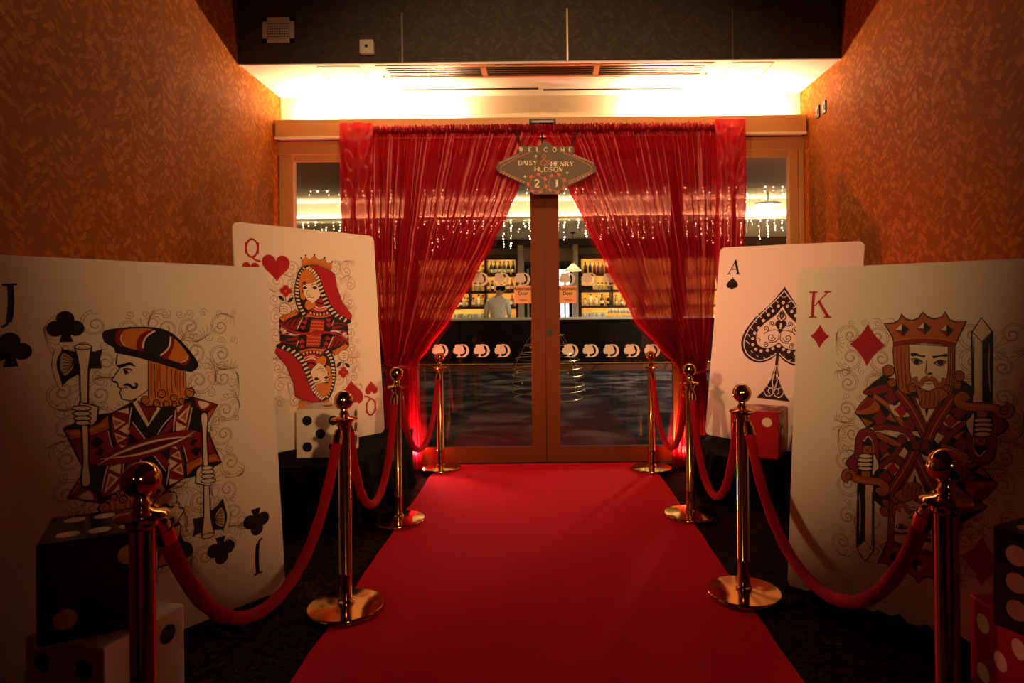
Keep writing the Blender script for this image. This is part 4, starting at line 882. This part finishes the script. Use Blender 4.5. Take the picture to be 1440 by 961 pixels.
C.fill('orange', [(330, 185), (322, 100), (345, 118), (368, 78), (405, 122), (458, 68), (505, 126), (565, 98), (592, 156), (642, 140), (628, 222), (560, 188), (480, 162), (400, 166)], False, .004)
for c in ((320, 95), (368, 70), (458, 62), (565, 92), (643, 135)): C.disc('ink', c, 9)
C.line('dorange', [(335, 170), (400, 150), (480, 148), (560, 172), (628, 208)], .005)
# collar, hair, face
C.fill('red', [(478, 545), (535, 505), (560, 590), (632, 692), (500, 716), (380, 682), (445, 600)], False, .004)
C.line('ink', [(478, 555), (520, 572), (560, 560)], .012); C.line('cream', [(455, 592), (510, 620), (575, 600)], .010); C.line('cream', [(440, 615), (510, 642), (590, 622)], .006); C.line('ink', [(410, 650), (500, 680), (612, 655)], .020); C.line('orange', [(382, 684), (500, 714), (630, 692)], .008)
for q in range(6): C.disc('cream', (420 + 34 * q, 668 + 14 * sin(pi * q / 5)), 9, 13)
C.fill('orange', [(360, 570), (385, 535), (470, 560), (455, 605), (395, 638), (360, 610)], True, .003); C.line('dorange', [(375, 590), (410, 560), (450, 570)], .004)
C.fill('orange', [(300, 350), (330, 330), (350, 420), (330, 440), (365, 500), (350, 535), (312, 510), (310, 450), (295, 410)], True, .003)
C.fill('cream', [(332, 365), (400, 355), (472, 335), (492, 380), (524, 480), (505, 515), (440, 574), (385, 532), (345, 470)], False, .003)
C.fill('orange', [(318, 262), (345, 225), (385, 218), (440, 262), (470, 335), (400, 358), (345, 345), (325, 375), (300, 400), (296, 350)], True, .003)
for q in range(3): C.line('dorange', [(345, 330 - 24 * q), (400, 340 - 26 * q), (455 - 10 * q, 315 - 25 * q)], .004)
C.fill('ink', [(338, 412), (350, 392), (372, 394), (380, 412), (358, 422)]); C.fill('ink', [(432, 402), (456, 390), (482, 396), (484, 414), (458, 424), (446, 412)])
C.line('ink', [(330, 385), (350, 374), (378, 380)], .005); C.line('ink', [(420, 384), (450, 368), (490, 372)], .005); C.line('ink', [(390, 430), (374, 470), (395, 482), (420, 474)], .003)
C.line('dred', [(384, 506), (405, 502), (430, 508), (456, 503)], .004); C.line('ink', [(405, 524), (432, 522)], .003)
C.done('printed_queen', 'double-ended hooded queen holding a red flower')

# ---- ace of spades
C = Card('A', 'giant ace of spades playing card leaning on the black plinth'); C.fr = 'A1'
u0 = (C.loc('A1', (475, 68))[0] + C.loc('A1', (388, 870))[0]) / 2; u0 = C.loc('A1', (475, 68))[0]; C.c = (0, CH / 2)
bot = C.loc('A1', (388, 870))
def axis(z): t = (z - bot[1]) / (C.loc('A1', (475, 68))[1] - bot[1]); return bot[0] + (u0 - bot[0]) * t
def half(pts, mt, sm=True, w=None):
    q = C.T(smooth(pts, False, 5) if sm else pts); q = [(x - axis(z), z) for x, z in q]
    if w is None: C._poly([(axis(z) + x, z) for x, z in q] + [(axis(z) - x, z) for x, z in q[::-1]], mt)
    else:
        for f in (1, -1): C._strip([(axis(z) + f * x, z) for x, z in q], w, mt)
half([(475, 68), (430, 122), (360, 200), (260, 290), (190, 385), (163, 470), (185, 550), (240, 596), (300, 608), (365, 590), (412, 556)], 'spade')
half([(414, 540), (402, 640), (362, 750), (318, 812), (270, 858), (388, 872)], 'spade', False)
half([(474, 95), (420, 152), (350, 222), (265, 308), (205, 395), (182, 470), (202, 540), (250, 580), (300, 592), (360, 576), (415, 540)], 'card', True, .007)
for i in range(13):
    ring = [(456, 148), (420, 185), (380, 222), (340, 255), (300, 290), (265, 328), (232, 370), (212, 418), (208, 470), (228, 520), (268, 552), (318, 566), (368, 552)]
    c = ring[i]; pts = [(c[0] + 17 * cos(.6 * pi * k / 6 + pi * (.75 if i < 6 else (.55 if i < 9 else .2)) - 1.2), c[1] + 17 * sin(.6 * pi * k / 6 + pi * (1.05 if i < 6 else (.85 if i < 9 else .35)))) for k in range(7)]
    half(pts, 'card', False, .006)
for c in ((462, 182), (428, 206), (390, 240), (358, 268), (322, 308), (288, 360), (260, 398), (246, 438), (246, 480), (268, 512), (305, 525), (350, 520), (390, 508), (425, 488)):
    half([(c[0] + 7 * cos(2 * pi * k / 8), c[1] + 7 * sin(2 * pi * k / 8)) for k in range(9)], 'card', False, .010)
half([(460, 208), (410, 268), (345, 318), (290, 370), (272, 425), (282, 478), (330, 502), (385, 494), (432, 462)], 'card')
half([(457, 235), (435, 262), (420, 290), (440, 310), (450, 330)], 'spade', True, .008); half([(455, 250), (442, 275), (452, 300)], 'spade', True, .012)
half([(452, 315), (425, 308), (405, 330), (418, 360), (440, 398)], 'spade'); half([(452, 330), (440, 345), (446, 368)], 'card', False, .008)
for cpt, R, a0, dr in (((378, 428), 30, 0, 1), ((340, 365), 20, 1, -1), ((338, 482), 20, 4, 1), ((382, 330), 18, 2.5, 1)):
    half([(cpt[0] + R * (1 - .8 * k / 14) * cos(a0 + dr * k * .62), cpt[1] + R * (1 - .8 * k / 14) * sin(a0 + dr * k * .62)) for k in range(15)], 'spade', True, .006)
half([(438, 400), (425, 380), (395, 375), (355, 385), (325, 405)], 'spade', True, .006); half([(432, 400), (428, 440), (400, 462), (360, 462)], 'spade', True, .006); half([(280, 430), (300, 445), (292, 460)], 'spade', True, .006); half([(430, 320), (395, 345), (375, 330)], 'spade', True, .005)
half([(410, 625), (395, 690), (355, 750), (325, 800), (345, 845), (385, 835), (390, 800)], 'card', True, .006); half([(402, 690), (385, 740), (392, 790)], 'card', True, .007); half([(392, 800), (370, 790), (355, 810), (368, 830)], 'card', True, .006); half([(345, 770), (360, 785), (385, 790)], 'card', True, .005)
C.done('printed_spade', 'large ornate spade filled with filigree')
C.sym = True; C.fr = 'A0'; glyph(C, [([(134, 166), (150, 138), (164, 110)], .007), ([(163, 108), (169, 138), (174, 166)], .018), ([(146, 146), (170, 147)], .007), ([(127, 167), (145, 167)], .006), ([(165, 167), (183, 167)], .006)], 'spade'); C.done('index_letter')
C.sym = True; C.heart(C.loc('A0', (150, 203)), .085, 'spade', -1, True); C.done('index_spade')

# ---- king of diamonds
C = Card('K', 'giant king of diamonds playing card standing on the floor'); C.fr = 'K1'
p1, p2 = C.loc('K2', (485, 95)), C.loc('K2', (420, 548)); q1, q2 = C.loc('K2', (865, 183)), C.loc('K2', (360, 615)); h1, h2 = C.loc('K2', (1120, 228)), C.loc('K2', (205, 500))
C.c = ((h1[0] + h2[0]) / 2, (h1[1] + h2[1]) / 2)
a = C.loc('K0', (222, 245)); x0 = a[0] + .02; x1 = 2 * C.c[0] - x0; z1 = a[1] - .03
C.scroll((x0, x1, 2 * C.c[1] - z1, z1), 31); C.done('scrollwork_print')
C.sym = True; dp = C.loc('K1', (221, 305)); C.diamond(dp, .075, .095); C.done('pip_diamond')
C.sym = True; C.diamond(C.loc('K0', (159, 340)), .044, .056); C.done('index_diamond')
C.sym = True; C.fr = 'K0'; glyph(C, [([(134, 155), (130, 205), (128, 258)], .014), ([(114, 154), (150, 153)], .007), ([(112, 259), (146, 259)], .007), ([(192, 154), (165, 182), (136, 212)], .006), ([(154, 190), (172, 222), (194, 258)], .014), ([(178, 153), (206, 152)], .007), ([(176, 259), (207, 259)], .007)], 'red'); C.done('index_letter')
C.sym = True; C.fr = 'K1'; OL = .006
C.fill('navy', [(340, 545), (190, 670), (225, 705), (125, 835), (175, 890), (215, 950), (300, 940), (520, 960), (640, 1095), (760, 1130), (1010, 1205), (1190, 1130), (1225, 1020), (1322, 933), (1230, 840), (1040, 830), (1040, 640), (970, 590), (700, 700)], False, OL)
C.fill('dred', [(190, 668), (330, 615), (410, 640), (385, 672), (280, 695), (222, 700)], True, .003); C.line('line', [(230, 620), (270, 590), (325, 555)], .005, taper=True)
C.fill('dorange', [(128, 832), (225, 712), (318, 775), (300, 830), (200, 852)], True, .004); C.fill('dred', [(150, 812), (228, 720), (270, 745), (220, 800)])
C.line('dorange', [(270, 702), (390, 790), (500, 930), (560, 1010)], .020, ol=.006); C.line('orange', [(280, 705), (395, 795), (490, 910)], .004)
C.fill('dorange', [(165, 868), (265, 908), (218, 948)], False, .003); C.fill('dorange', [(398, 835), (452, 912), (368, 885)], False, .003)
for c, r in (((316, 880), .040), ((555, 925), .038), ((408, 715), .036), ((932, 825), .036), ((805, 978), .036), ((955, 1085), .034)): C.diamond(C.loc('K1', c), r * .85, r * 1.1, 'dred')
C.fill('cream', [(385, 770), (440, 775), (488, 735), (548, 818), (556, 860), (500, 872), (430, 855)], True, .003); C.diamond(C.loc('K1', (486, 816)), .030, .038)
C.fill('cream', [(545, 985), (612, 980), (662, 1040), (590, 1010)], False); C.fill('cream', [(803, 878), (850, 845), (900, 890), (990, 900), (940, 940), (870, 955), (815, 925)], True, .003); C.diamond(C.loc('K1', (866, 902)), .027, .034)
C.fill('cream', [(718, 1022), (752, 980), (832, 1028), (770, 1078)], False)
C.line('dred', [(985, 910), (880, 990), (800, 1085)], .020, ol=.005); C.fill('dorange', [(885, 1020), (990, 962), (920, 1045)], False); C.line('dorange', [(800, 1090), (900, 1125), (1020, 1190)], .016, ol=.005)
for pts in ([(450, 662), (560, 800), (640, 950), (690, 1045)], [(905, 690), (820, 810), (740, 940), (690, 1045)]): C.line('dred', pts, .034, ol=.008); C.line('orange', [(x + 6, y) for x, y in pts], .004)
C.fill('dred', [(560, 700), (680, 950), (800, 760)], False, .004); C.fill('cream', [(598, 720), (682, 915), (752, 790), (700, 760)], False); C.fill('ink', [(665, 795), (700, 795), (682, 870)], False)
C.line('dred', [(265, 955), (400, 948), (530, 985), (600, 1080), (660, 1120)], .022, ol=.005); C.curl((490, 1045), 40, 'dred'); C.curl((670, 1090), 38, 'dred', a0=2)
C.line('dorange', [(300, 1000), (390, 1040), (480, 1090)], .014, ol=.004)
C.fill('dred', [(1195, 815), (1240, 860), (1322, 933), (1225, 1020), (1195, 960)], True, .005)
C.line('dred', [(1030, 960), (1032, 1100), (1070, 1195), (1120, 1210), (1172, 1165), (1190, 1020), (1185, 960)], .030, ol=.008); C.line('orange', [(1046, 1000), (1050, 1110), (1080, 1170)], .004)
C.fill('ink', [(1055, 1080), (1150, 1085), (1140, 1140), (1100, 1170), (1065, 1130)]); C.fill('dorange', [(1060, 1015), (1146, 1020), (1142, 1095), (1060, 1092)], False, .003); C.line('ink', [(1062, 1020), (1140, 1085)], .003, False); C.line('ink', [(1142, 1022), (1064, 1085)], .003, False); C.line('cream', [(1060, 1140), (1098, 1172), (1140, 1130)], .005)
C.fill('cream', [(1110, 95), (1195, 205), (1192, 765), (1038, 760), (1033, 210)], False, OL); C.fill('navy', [(1115, 285), (1192, 212), (1190, 765), (1115, 762)], False); C.line('ink', [(1040, 210), (1112, 282), (1190, 206)], .004, False); C.line('line', [(1172, 300), (1166, 480), (1178, 680)], .006, taper=True); C.line('ink', [(1050, 240), (1046, 480), (1050, 700)], .004)
C.line('dorange', [(1000, 735), (965, 702), (930, 725), (940, 765), (1000, 788), (1100, 790), (1215, 800), (1260, 842), (1310, 840), (1322, 800), (1280, 782)], .030, ol=.008); C.line('orange', [(950, 755), (1010, 778), (1110, 782), (1215, 792)], .005)
C.curl((1285, 815), 34, 'dorange'); C.fill('dorange', [(1074, 818), (1160, 822), (1156, 880), (1074, 878)], False, .003)
C.fill('cream', [(1040, 832), (1056, 860), (1048, 940), (1044, 1028), (1002, 968), (988, 905), (1020, 870)], True, .005)
for cx, cy, rx in ((1122, 895, 72), (1126, 931, 78), (1124, 967, 76), (1120, 1002, 70)): C.disc('cream', (cx, cy), rx, 22, ol=.005)
# head
C.fill('dorange', [(425, 305), (545, 300), (552, 560), (605, 640), (560, 690), (490, 675), (450, 600)], True, .004); C.fill('dorange', [(850, 318), (902, 318), (902, 540), (880, 690), (812, 685), (835, 600)], False, .004)
for x in (455, 485, 515): C.line('ink', [(x, 320), (x - 2, 450), (x + 12, 640)], .003)
for x in (868, 886): C.line('ink', [(x, 330), (x, 480), (x - 10, 640)], .003)
for c, r in (((385, 508), 46), ((412, 602), 36), ((570, 645), 38), ((935, 550), 42), ((922, 622), 32), ((838, 652), 34)): C.curl(c, r, 'dorange')
C.fill('cream', [(545, 300), (850, 318), (850, 520), (840, 570), (790, 640), (700, 670), (610, 630), (560, 560), (548, 500)], False, .004)
C.fill('dorange', [(595, 618), (640, 655), (700, 668), (780, 640), (855, 690), (800, 745), (760, 790), (690, 802), (640, 790), (625, 740)], True, .004)
for x in (640, 670, 705, 740, 775): C.line('ink', [(x, 675), (x + 5, 720), (x - 5, 780)], .003)
C.line('dorange', [(698, 560), (660, 580), (640, 610), (605, 605), (592, 575), (615, 570)], .016, ol=.004); C.line('dorange', [(708, 560), (745, 585), (765, 620), (805, 612), (818, 585), (795, 580)], .016, ol=.004)
C.line('ink', [(680, 605), (700, 612), (725, 604)], .004); C.line('dred', [(682, 590), (702, 586), (728, 590)], .004)
C.fill('ink', [(560, 368), (600, 368), (640, 388), (670, 386), (664, 406), (610, 392), (568, 396)]); C.fill('ink', [(726, 392), (760, 390), (838, 376), (840, 400), (790, 398), (740, 412)])
C.fill('line', [(566, 422), (610, 414), (652, 442), (600, 460)], True, .003); C.fill('line', [(742, 450), (785, 424), (832, 440), (795, 470)], True, .003); C.disc('ink', (606, 437), 22, 20); C.disc('ink', (790, 445), 22, 20)
C.line('ink', [(560, 416), (610, 416), (655, 446)], .004); C.line('ink', [(738, 452), (785, 430), (838, 436)], .004); C.line('ink', [(686, 425), (680, 480), (676, 520), (700, 538), (728, 526)], .004); C.fill('ink', [(690, 520), (728, 524), (705, 538)], False)
C.fill('dorange', [(350, 140), (420, 140), (470, 112), (488, 65), (520, 104), (570, 116), (620, 100), (650, 50), (690, 86), (740, 105), (800, 90), (828, 48), (860, 110), (920, 130), (992, 120), (935, 240), (902, 322), (780, 300), (650, 290), (530, 298), (425, 316), (422, 255), (385, 190)], False, OL)
C.fill('dred', [(425, 280), (540, 262), (660, 256), (790, 264), (912, 288), (902, 324), (780, 302), (650, 292), (530, 300), (425, 318)], False); C.line('orange', [(430, 276), (540, 258), (660, 252), (790, 260), (910, 282)], .004)
for cx, cy in ((490, 190), (662, 178), (838, 196)):
    C.fill('ink', [(cx - 55, cy), (cx, cy - 52), (cx + 58, cy - 6), (cx + 8, cy + 50)], False); C.fill('cream', [(cx - 50, cy - 2), (cx, cy - 48), (cx - 2, cy)], False); C.fill('dred', [(cx - 50, cy + 4), (cx - 2, cy + 2), (cx + 6, cy + 46)], False)
C.done('printed_king', 'double-ended bearded king holding swords')

# ------------------------------------------------------------------ sheer red curtains on a pipe frame
YC = 5.43
stand = thing('backdrop_stand', 'metal pipe frame carrying the red curtains', 'stand', (0, YC, 0))
pl, pr = P(488, 182, YC), P(1038, 182, YC); ZP = (pl.z + pr.z) / 2
MB().tube([(pl.x, 0, ZP), (pr.x, 0, ZP)], .018, 10).build('crossbar', 'steel', stand, True)
for x in (pl.x + .03, pr.x - .03):
    MB().tube([(x, .05, 0), (x, .05, ZP + .02)], .02, 10).build('upright', 'steel', stand, True); bx('foot_plate', x - .15, x + .15, -.08, .14, 0, .008, 'steel', stand)
def interp(tab, z):
    tab = sorted(tab)
    if z <= tab[0][0]: return tab[0][1]
    for (a, u), (b, v) in zip(tab, tab[1:]):
        if z <= b: t = (z - a) / (b - a); t2 = t * t * (3 - 2 * t) * .35 + t * .65; return u + (v - u) * t2
    return tab[-1][1]
def edge(pts): return [(P(x, y, YC).z, P(x, y, YC).x) for x, y in pts]
def curtain(name, label, outer, inner, ztie, seed, nf, group='sheer red curtains'):
    rnd = random.Random(seed); O, I = edge(outer), edge(inner); NU, NV = 420, 90; m = MB()
    ph = [rnd.uniform(0, 2 * pi) for _ in range(8)]; fr_ = [nf * q for q in (1, 1.63, .41, 2.3)]
    for j in range(NV + 1):
        z = ZP - .03 - (ZP - .03 - .006) * j / NV
        xo, xi = interp(O, z), interp(I, z); w = abs(xi - xo); g = exp(-((z - ztie) / .16) ** 2); lo = 1 if z < ztie else 0
        amp = .024 + .030 * min(1, (ZP - z) / 1.2) + .012 * g
        for i in range(NU + 1):
            u = i / NU; a = 2 * pi * u
            drift = .10 * sin(2.1 * z + ph[5]) * (1 - g)
            s1 = sin(fr_[0] * a + ph[0] + .5 * sin(3 * a + ph[1])); s2 = sin(fr_[1] * a + ph[2] + drift * 3); s3 = sin(fr_[2] * a + ph[3]); s4 = sin(fr_[3] * a + ph[4])
            y = amp * (.55 * s1 + .35 * s2 + .4 * s3 * (1 - .5 * g) + .18 * s4) - .05 * g * sin(pi * u)
            x = xo + (xi - xo) * u + (w / nf) * .30 * (sin(fr_[0] * a * 1.0 + ph[0] + 1.2) * .7 + .4 * sin(fr_[1] * a + ph[2])) * min(1, (ZP - z) / .25) * (1 if 0 < i < NU else 0)
            if z < .25: y = min(y, .045)
            if z < .05: y -= (.05 - z) * .6
            m.v.append((x, YC + y - .01, z))
    for j in range(NV):
        for i in range(NU): q = j * (NU + 1) + i; m.f.append((q, q + 1, q + NU + 2, q + NU + 1)); m.m.append(0)
    t = thing(name, label, 'curtain', (0, 0, 0), 0, group); m.build('panel', 'sheer', t, True)
    xo, xi = interp(O, ztie), interp(I, ztie); c = (xo + xi) / 2; rx = abs(xi - xo) / 2 + .012
    MB().tube([(c + rx * cos(k * pi / 12), YC - .035 + .105 * sin(k * pi / 12), ztie + .02 * (c + rx * cos(k * pi / 12) - xi) / .1 * (-1 if xo < xi else 1) * .6) for k in range(24)], .014, 8, closed=True).build('tie_band', 'sheer2', t, True)
    return t
zt = P(570, 516, YC).z
curtain('sheer_curtain', 'sheer red curtain tied back beside the queen card', [(514, 182), (519, 330), (531, 450), (541, 500), (545, 516), (540, 560), (536, 662)],
        [(762, 184), (748, 222), (731, 260), (715, 300), (694, 341), (669, 387), (634, 449), (604, 490), (588, 510), (586, 520), (590, 570), (595, 662)], zt, 4, 23)
curtain('sheer_curtain', 'sheer red curtain tied back beside the ace card', [(1012, 182), (1010, 330), (1002, 450), (994, 505), (990, 522), (1000, 570), (1006, 662)],
        [(764, 184), (781, 222), (798, 260), (823, 314), (850, 368), (891, 449), (929, 493), (952, 515), (958, 524), (955, 570), (944, 662)], P(975, 524, YC).z, 9, 23)
def end_drape(label, xa, xb, seed):
    m = MB(); NU, NV = 60, 130; x0, x1 = P(xa, 182, YC).x, P(xb, 182, YC).x; s_ = 1 if x1 > x0 else -1
    for j in range(NV + 1):
        z = ZP + .03 - (ZP + .02) * j / NV; d = ZP - z
        for i in range(NU + 1):
            u = i / NU; sw = exp(-((d - .25) / .45) ** 2); 
            y = -.13 + .016 * sin(u * 2 * pi * 2.6 + seed) * (.4 + min(1, d)) + .022 * sw * sin(26 * (d + .55 * (u - .55) ** 2 * 1.6) + seed) * sin(pi * u) ** .7 - .02 * sin(pi * u)
            x = x0 + (x1 - x0) * u * (1 + .05 * sin(d * 5 + seed)) - s_ * .02 * sin(d * 2.3) * (1 - u) + s_ * .10 * (d / 2.8) * (1 - u); m.v.append((x, YC + y, max(z, .004)))
    for j in range(NV):
        for i in range(NU): q = j * (NU + 1) + i; m.f.append((q, q + 1, q + NU + 2, q + NU + 1)); m.m.append(0)
    tag(m.build('end_drape', 'sheer', None, True), label, 'drape')
end_drape('narrow sheer red drape with swagged top hung at the curtain end beside the queen card', 484, 528, 1)
end_drape('narrow sheer red drape with swagged top hung at the curtain end beside the ace card', 1042, 1000, 3)
# ruched heading over the crossbar
m = MB(); N = 420; K = 12; rnd = random.Random(2)
for i in range(N + 1):
    x = pl.x + .08 + (pr.x - pl.x - .16) * i / N; rr = .034 + .005 * sin(i * 1.9) + .004 * rnd.uniform(-1, 1)
    for k in range(K): a = 2 * pi * k / K; r2 = rr * (1 + .18 * sin(i * .9 + 2 * a) * .5); m.v.append((x, YC - .005 + r2 * cos(a), ZP + .002 + r2 * 1.0 * sin(a) + (.012 if 0 < sin(a) > .8 else 0) * rnd.random()))
for i in range(N):
    for k in range(K): q = i * K + k; w = i * K + (k + 1) % K; m.f.append((q, w, w + K, q + K)); m.m.append(0)
tag(m.build('curtain_heading', 'sheer2', None, True), 'ruched dark red fabric sleeve along the curtain rail', 'drape')
# stage uplights hidden behind the curtain ends
for x, y, colr, en, l in ((-1.07, 5.516, (1, .20, .18), 300, 'small black floor uplight behind the queen side curtain'), (1.14, 5.516, (1, .40, .18), 130, 'small black floor uplight behind the ace side curtain')):
    t = thing('uplight', l, 'light', (x, y, 0)); MB().lathe([(.028, .012), (.032, .03), (.035, .10), (.032, .105), (.028, .095), (.025, .09)], 20).build('housing', 'metal_dark', t, True); bx('foot', -.035, .035, -.03, .03, 0, .014, 'metal_dark', t)
    o = light('uplight_lamp', 'SPOT', (0, 0, .115), en, colr, (0, -.7, 1.2), spot_size=radians(165), spot_blend=.5, shadow_soft_size=.04); o.parent = t

# ------------------------------------------------------------------ hanging welcome sign
YS_ = 5.31
def sp(x, y): p = P(680 + x / 7.394, 160 + y / 7.394, YS_); return (p.x, p.z)
o0 = sp(652, 575)
sg = thing('welcome_sign', 'taupe diamond shaped welcome sign hanging over the doors', 'sign', (o0[0], YS_, o0[1]))
def sl(x, y): p = sp(x, y); return (p[0] - o0[0], p[1] - o0[1])
def arc(cx, cy, r, a0, a1, n=8): return [(cx + r * cos(radians(a0 + (a1 - a0) * i / n)), cy + r * sin(radians(a0 + (a1 - a0) * i / n))) for i in range(n + 1)]
outl = [(150, 508)] + [(365, 405)] + arc(398, 368, 38, 150, 300) + arc(487, 366, 38, 220, 310) + [(560, 338)] + arc(650, 372, 76, 215, 325, 10) + [(735, 338)] + arc(818, 370, 38, 230, 320) + arc(907, 370, 38, 240, 400) + [(925, 412)] + [(1150, 512)] + arc(1128, 575, 45, -50, 60, 6) + [(1000, 698), (868, 752)] + arc(755, 728, 112, 15, 105, 8) + arc(560, 728, 112, 75, 165, 8) + [(440, 745), (300, 672), (160, 612)] + arc(178, 560, 45, 120, 235, 6)
SH = MB().prism([sl(*p) for p in outl], 0, .01).build('board', 'sign', sg)
def sstrip(m, pts, w, y=-.0012, closed=False):
    n = len(pts); L = []; R = []
    for i in range(n):
        a = pts[i - 1] if (i or closed) else pts[0]; b = pts[(i + 1) % n] if (i < n - 1 or closed) else pts[-1]; dx, dz = b[0] - a[0], b[1] - a[1]; l = sqrt(dx * dx + dz * dz) or 1
        L.append((pts[i][0] - dz / l * w / 2, y, pts[i][1] + dx / l * w / 2)); R.append((pts[i][0] + dz / l * w / 2, y, pts[i][1] - dx / l * w / 2))
    m.add(L + R, [(i, (i + 1) % n, (i + 1) % n + n, i + n) for i in range(n if closed else n - 1)])
for q in (1, -1):
    fx = (lambda p: p) if q > 0 else (lambda p: (1304 - p[0], p[1]))
    m = MB(); sstrip(m, [sl(*fx(p)) for p in [(470, 408), (385, 440), (205, 535)] + arc(212, 572, 34, 235, 120, 4) + [(300, 652), (425, 705)]], .0055); m.build('border_line', 'sign_red', sg)
for p, q in (((160, 520), (370, 428)), ((165, 605), (430, 720)), ((932, 428), (1145, 520)), ((1135, 612), (880, 728))):
    for k in range(9):
        t_ = (k + .5) / 9; c = sl(p[0] + (q[0] - p[0]) * t_, p[1] + (q[1] - p[1]) * t_); o = MB().prism([(c[0] + .008 * cos(a * pi / 5), c[1] + .008 * sin(a * pi / 5)) for a in range(10)], -.003, 0).build('bulb_dot', 'sign_dot', sg)
# thick-and-thin serif capitals: strokes in a unit box (x, y, thick?)
T_, t_n = .17, .055
GL = {'A': [([(0, 0), (.36, 1)], t_n), ([(.40, 1), (.78, 0)], T_), ([(.16, .33), (.62, .33)], t_n)], 'D': [([(.12, 0), (.12, 1)], T_), ([(.1, .97), (.4, .97), (.68, .8), (.76, .5), (.68, .2), (.4, .03), (.1, .03)], .09)],
      'I': [([(.15, 0), (.15, 1)], T_)], 'S': [([(.6, .85), (.35, .97), (.1, .8), (.15, .6), (.5, .42), (.62, .22), (.4, .03), (.06, .15)], .11)], 'Y': [([(.05, 1), (.38, .5)], T_), ([(.72, 1), (.38, .5)], t_n), ([(.38, .5), (.38, 0)], .14)],
      'H': [([(.1, 0), (.1, 1)], T_), ([(.7, 0), (.7, 1)], T_), ([(.1, .5), (.7, .5)], t_n)], 'E': [([(.1, 0), (.1, 1)], T_), ([(.1, .97), (.6, .97)], t_n), ([(.1, .5), (.5, .5)], t_n), ([(.1, .03), (.62, .03)], t_n)],
      'N': [([(.1, 0), (.1, 1)], t_n), ([(.1, 1), (.72, 0)], T_), ([(.72, 0), (.72, 1)], t_n)], 'R': [([(.1, 0), (.1, 1)], T_), ([(.1, .97), (.5, .95), (.62, .75), (.5, .53), (.1, .5)], .09), ([(.35, .5), (.72, 0)], .14)],
      'U': [([(.1, 1), (.1, .25), (.3, .03), (.55, .05), (.7, .28)], .14), ([(.7, 1), (.7, .25)], t_n)], 'O': [([(.4 + .36 * cos(k * pi / 8), .5 + .49 * sin(k * pi / 8)) for k in range(17)], .11)], 'W': [([(0, 1), (.25, 0)], T_), ([(.25, 0), (.48, 1)], t_n), ([(.45, 1), (.7, 0)], T_), ([(.7, 0), (.95, 1)], t_n)],
      'L': [([(.1, 0), (.1, 1)], T_), ([(.1, .03), (.6, .03)], t_n)], 'C': [([(.72, .8), (.45, .98), (.12, .78), (.05, .5), (.12, .22), (.45, .02), (.72, .2)], .10)], 'M': [([(.08, 0), (.08, 1)], t_n), ([(.1, 1), (.42, .1)], .14), ([(.42, .1), (.75, 1)], t_n), ([(.78, 1), (.78, 0)], T_)],
      '2': [([(.1, .75), (.2, .95), (.5, .95), (.62, .72), (.45, .45), (.08, .05)], .12), ([(.06, .04), (.68, .04)], .09)], '1': [([(.1, .85), (.32, .98)], .07), ([(.34, 0), (.34, 1)], T_), ([(.12, .03), (.56, .03)], .06)],
      '&': [([(.95, .05), (.5, .5), (.25, .85), (.45, 1.05), (.6, .85), (.3, .5), (.05, .2), (.3, -.02), (.65, .15), (.9, .5)], .05)]}
WD = {'I': .42, 'W': 1.12, 'M': 1.0, '&': 1.0}
def word(name, text, x0, y0, h, mt, gap=0, fit=None):
    m = MB(); x = 0; tot = sum(WD.get(c, .88) for c in text) - .1; kx = (fit / tot) if fit else h
    for c in text:
        for pts, w in GL[c]:
            sstrip(m, [sl(x0 + (x + px) * kx, y0 - py * h) for px, py in pts], w * h / 7.394 * YS_ / F * 1.55, -.0016)
        x += WD.get(c, .88)
    m.build(name, mt, sg)
word('lettering', 'DAISY', 358, 535, 46, 'sign_txt', fit=200); word('lettering', 'HENRY', 698, 545, 46, 'sign_txt', fit=240); word('lettering', 'HUDSON', 530, 602, 46, 'sign_txt', fit=292); word('ampersand', '&', 580, 540, 115, 'sign_red', fit=105)
for c, x, y in zip('WELCOME', (398, 487, 568, 645, 735, 822, 905), (370, 372, 372, 372, 374, 374, 372)): word('lettering', c, x - 21 * WD.get(c, .88), y + 23, 46, 'sign_txt', fit=40)
for cx, dg, xx in ((560, '2', 525), (755, '1', 735)):
    m = MB(); sstrip(m, [sl(*p) for p in arc(cx, 725, 78, 0, 345, 23)], .004, closed=True); chip = m.build('chip_ring', 'sign_red', sg)
    for k in range(7):
        a = k * 360 / 7 + 20 + (10 if cx > 600 else 0)
        if (cx < 600 and (a % 360 > 330 or a % 360 < 20)) or (cx > 600 and 160 < a % 360 < 200): continue
        MB().prism([sl(*p) for p in arc(cx, 725, 108, a - 12, a + 12, 4) + arc(cx, 725, 86, a + 12, a - 12, 4)], -.002, 0).build('chip_mark', 'sign_red', chip)
    word('numeral', dg, xx, 765, 80, 'sign_txt', fit=62)
for x, y in ((430, 655), (870, 615), (545, 440)):
    MB().prism([sl(x + (22 if k % 2 == 0 else 6) * cos(k * pi / 4), y + (22 if k % 2 == 0 else 6) * sin(k * pi / 4)) for k in range(8)], -.002, 0).build('star_mark', 'sign_txt', sg)
for a, b in (((325, 170), (398, 345)), ((985, 165), (907, 345)), ((608, 195), (610, 310))):
    p, q = sl(*a), sl(*b); MB().tube([(p[0], .05, p[1] + .02), (q[0], .004, q[1])], .006, 6).build('hanging_cord', 'metal_dark', sg)
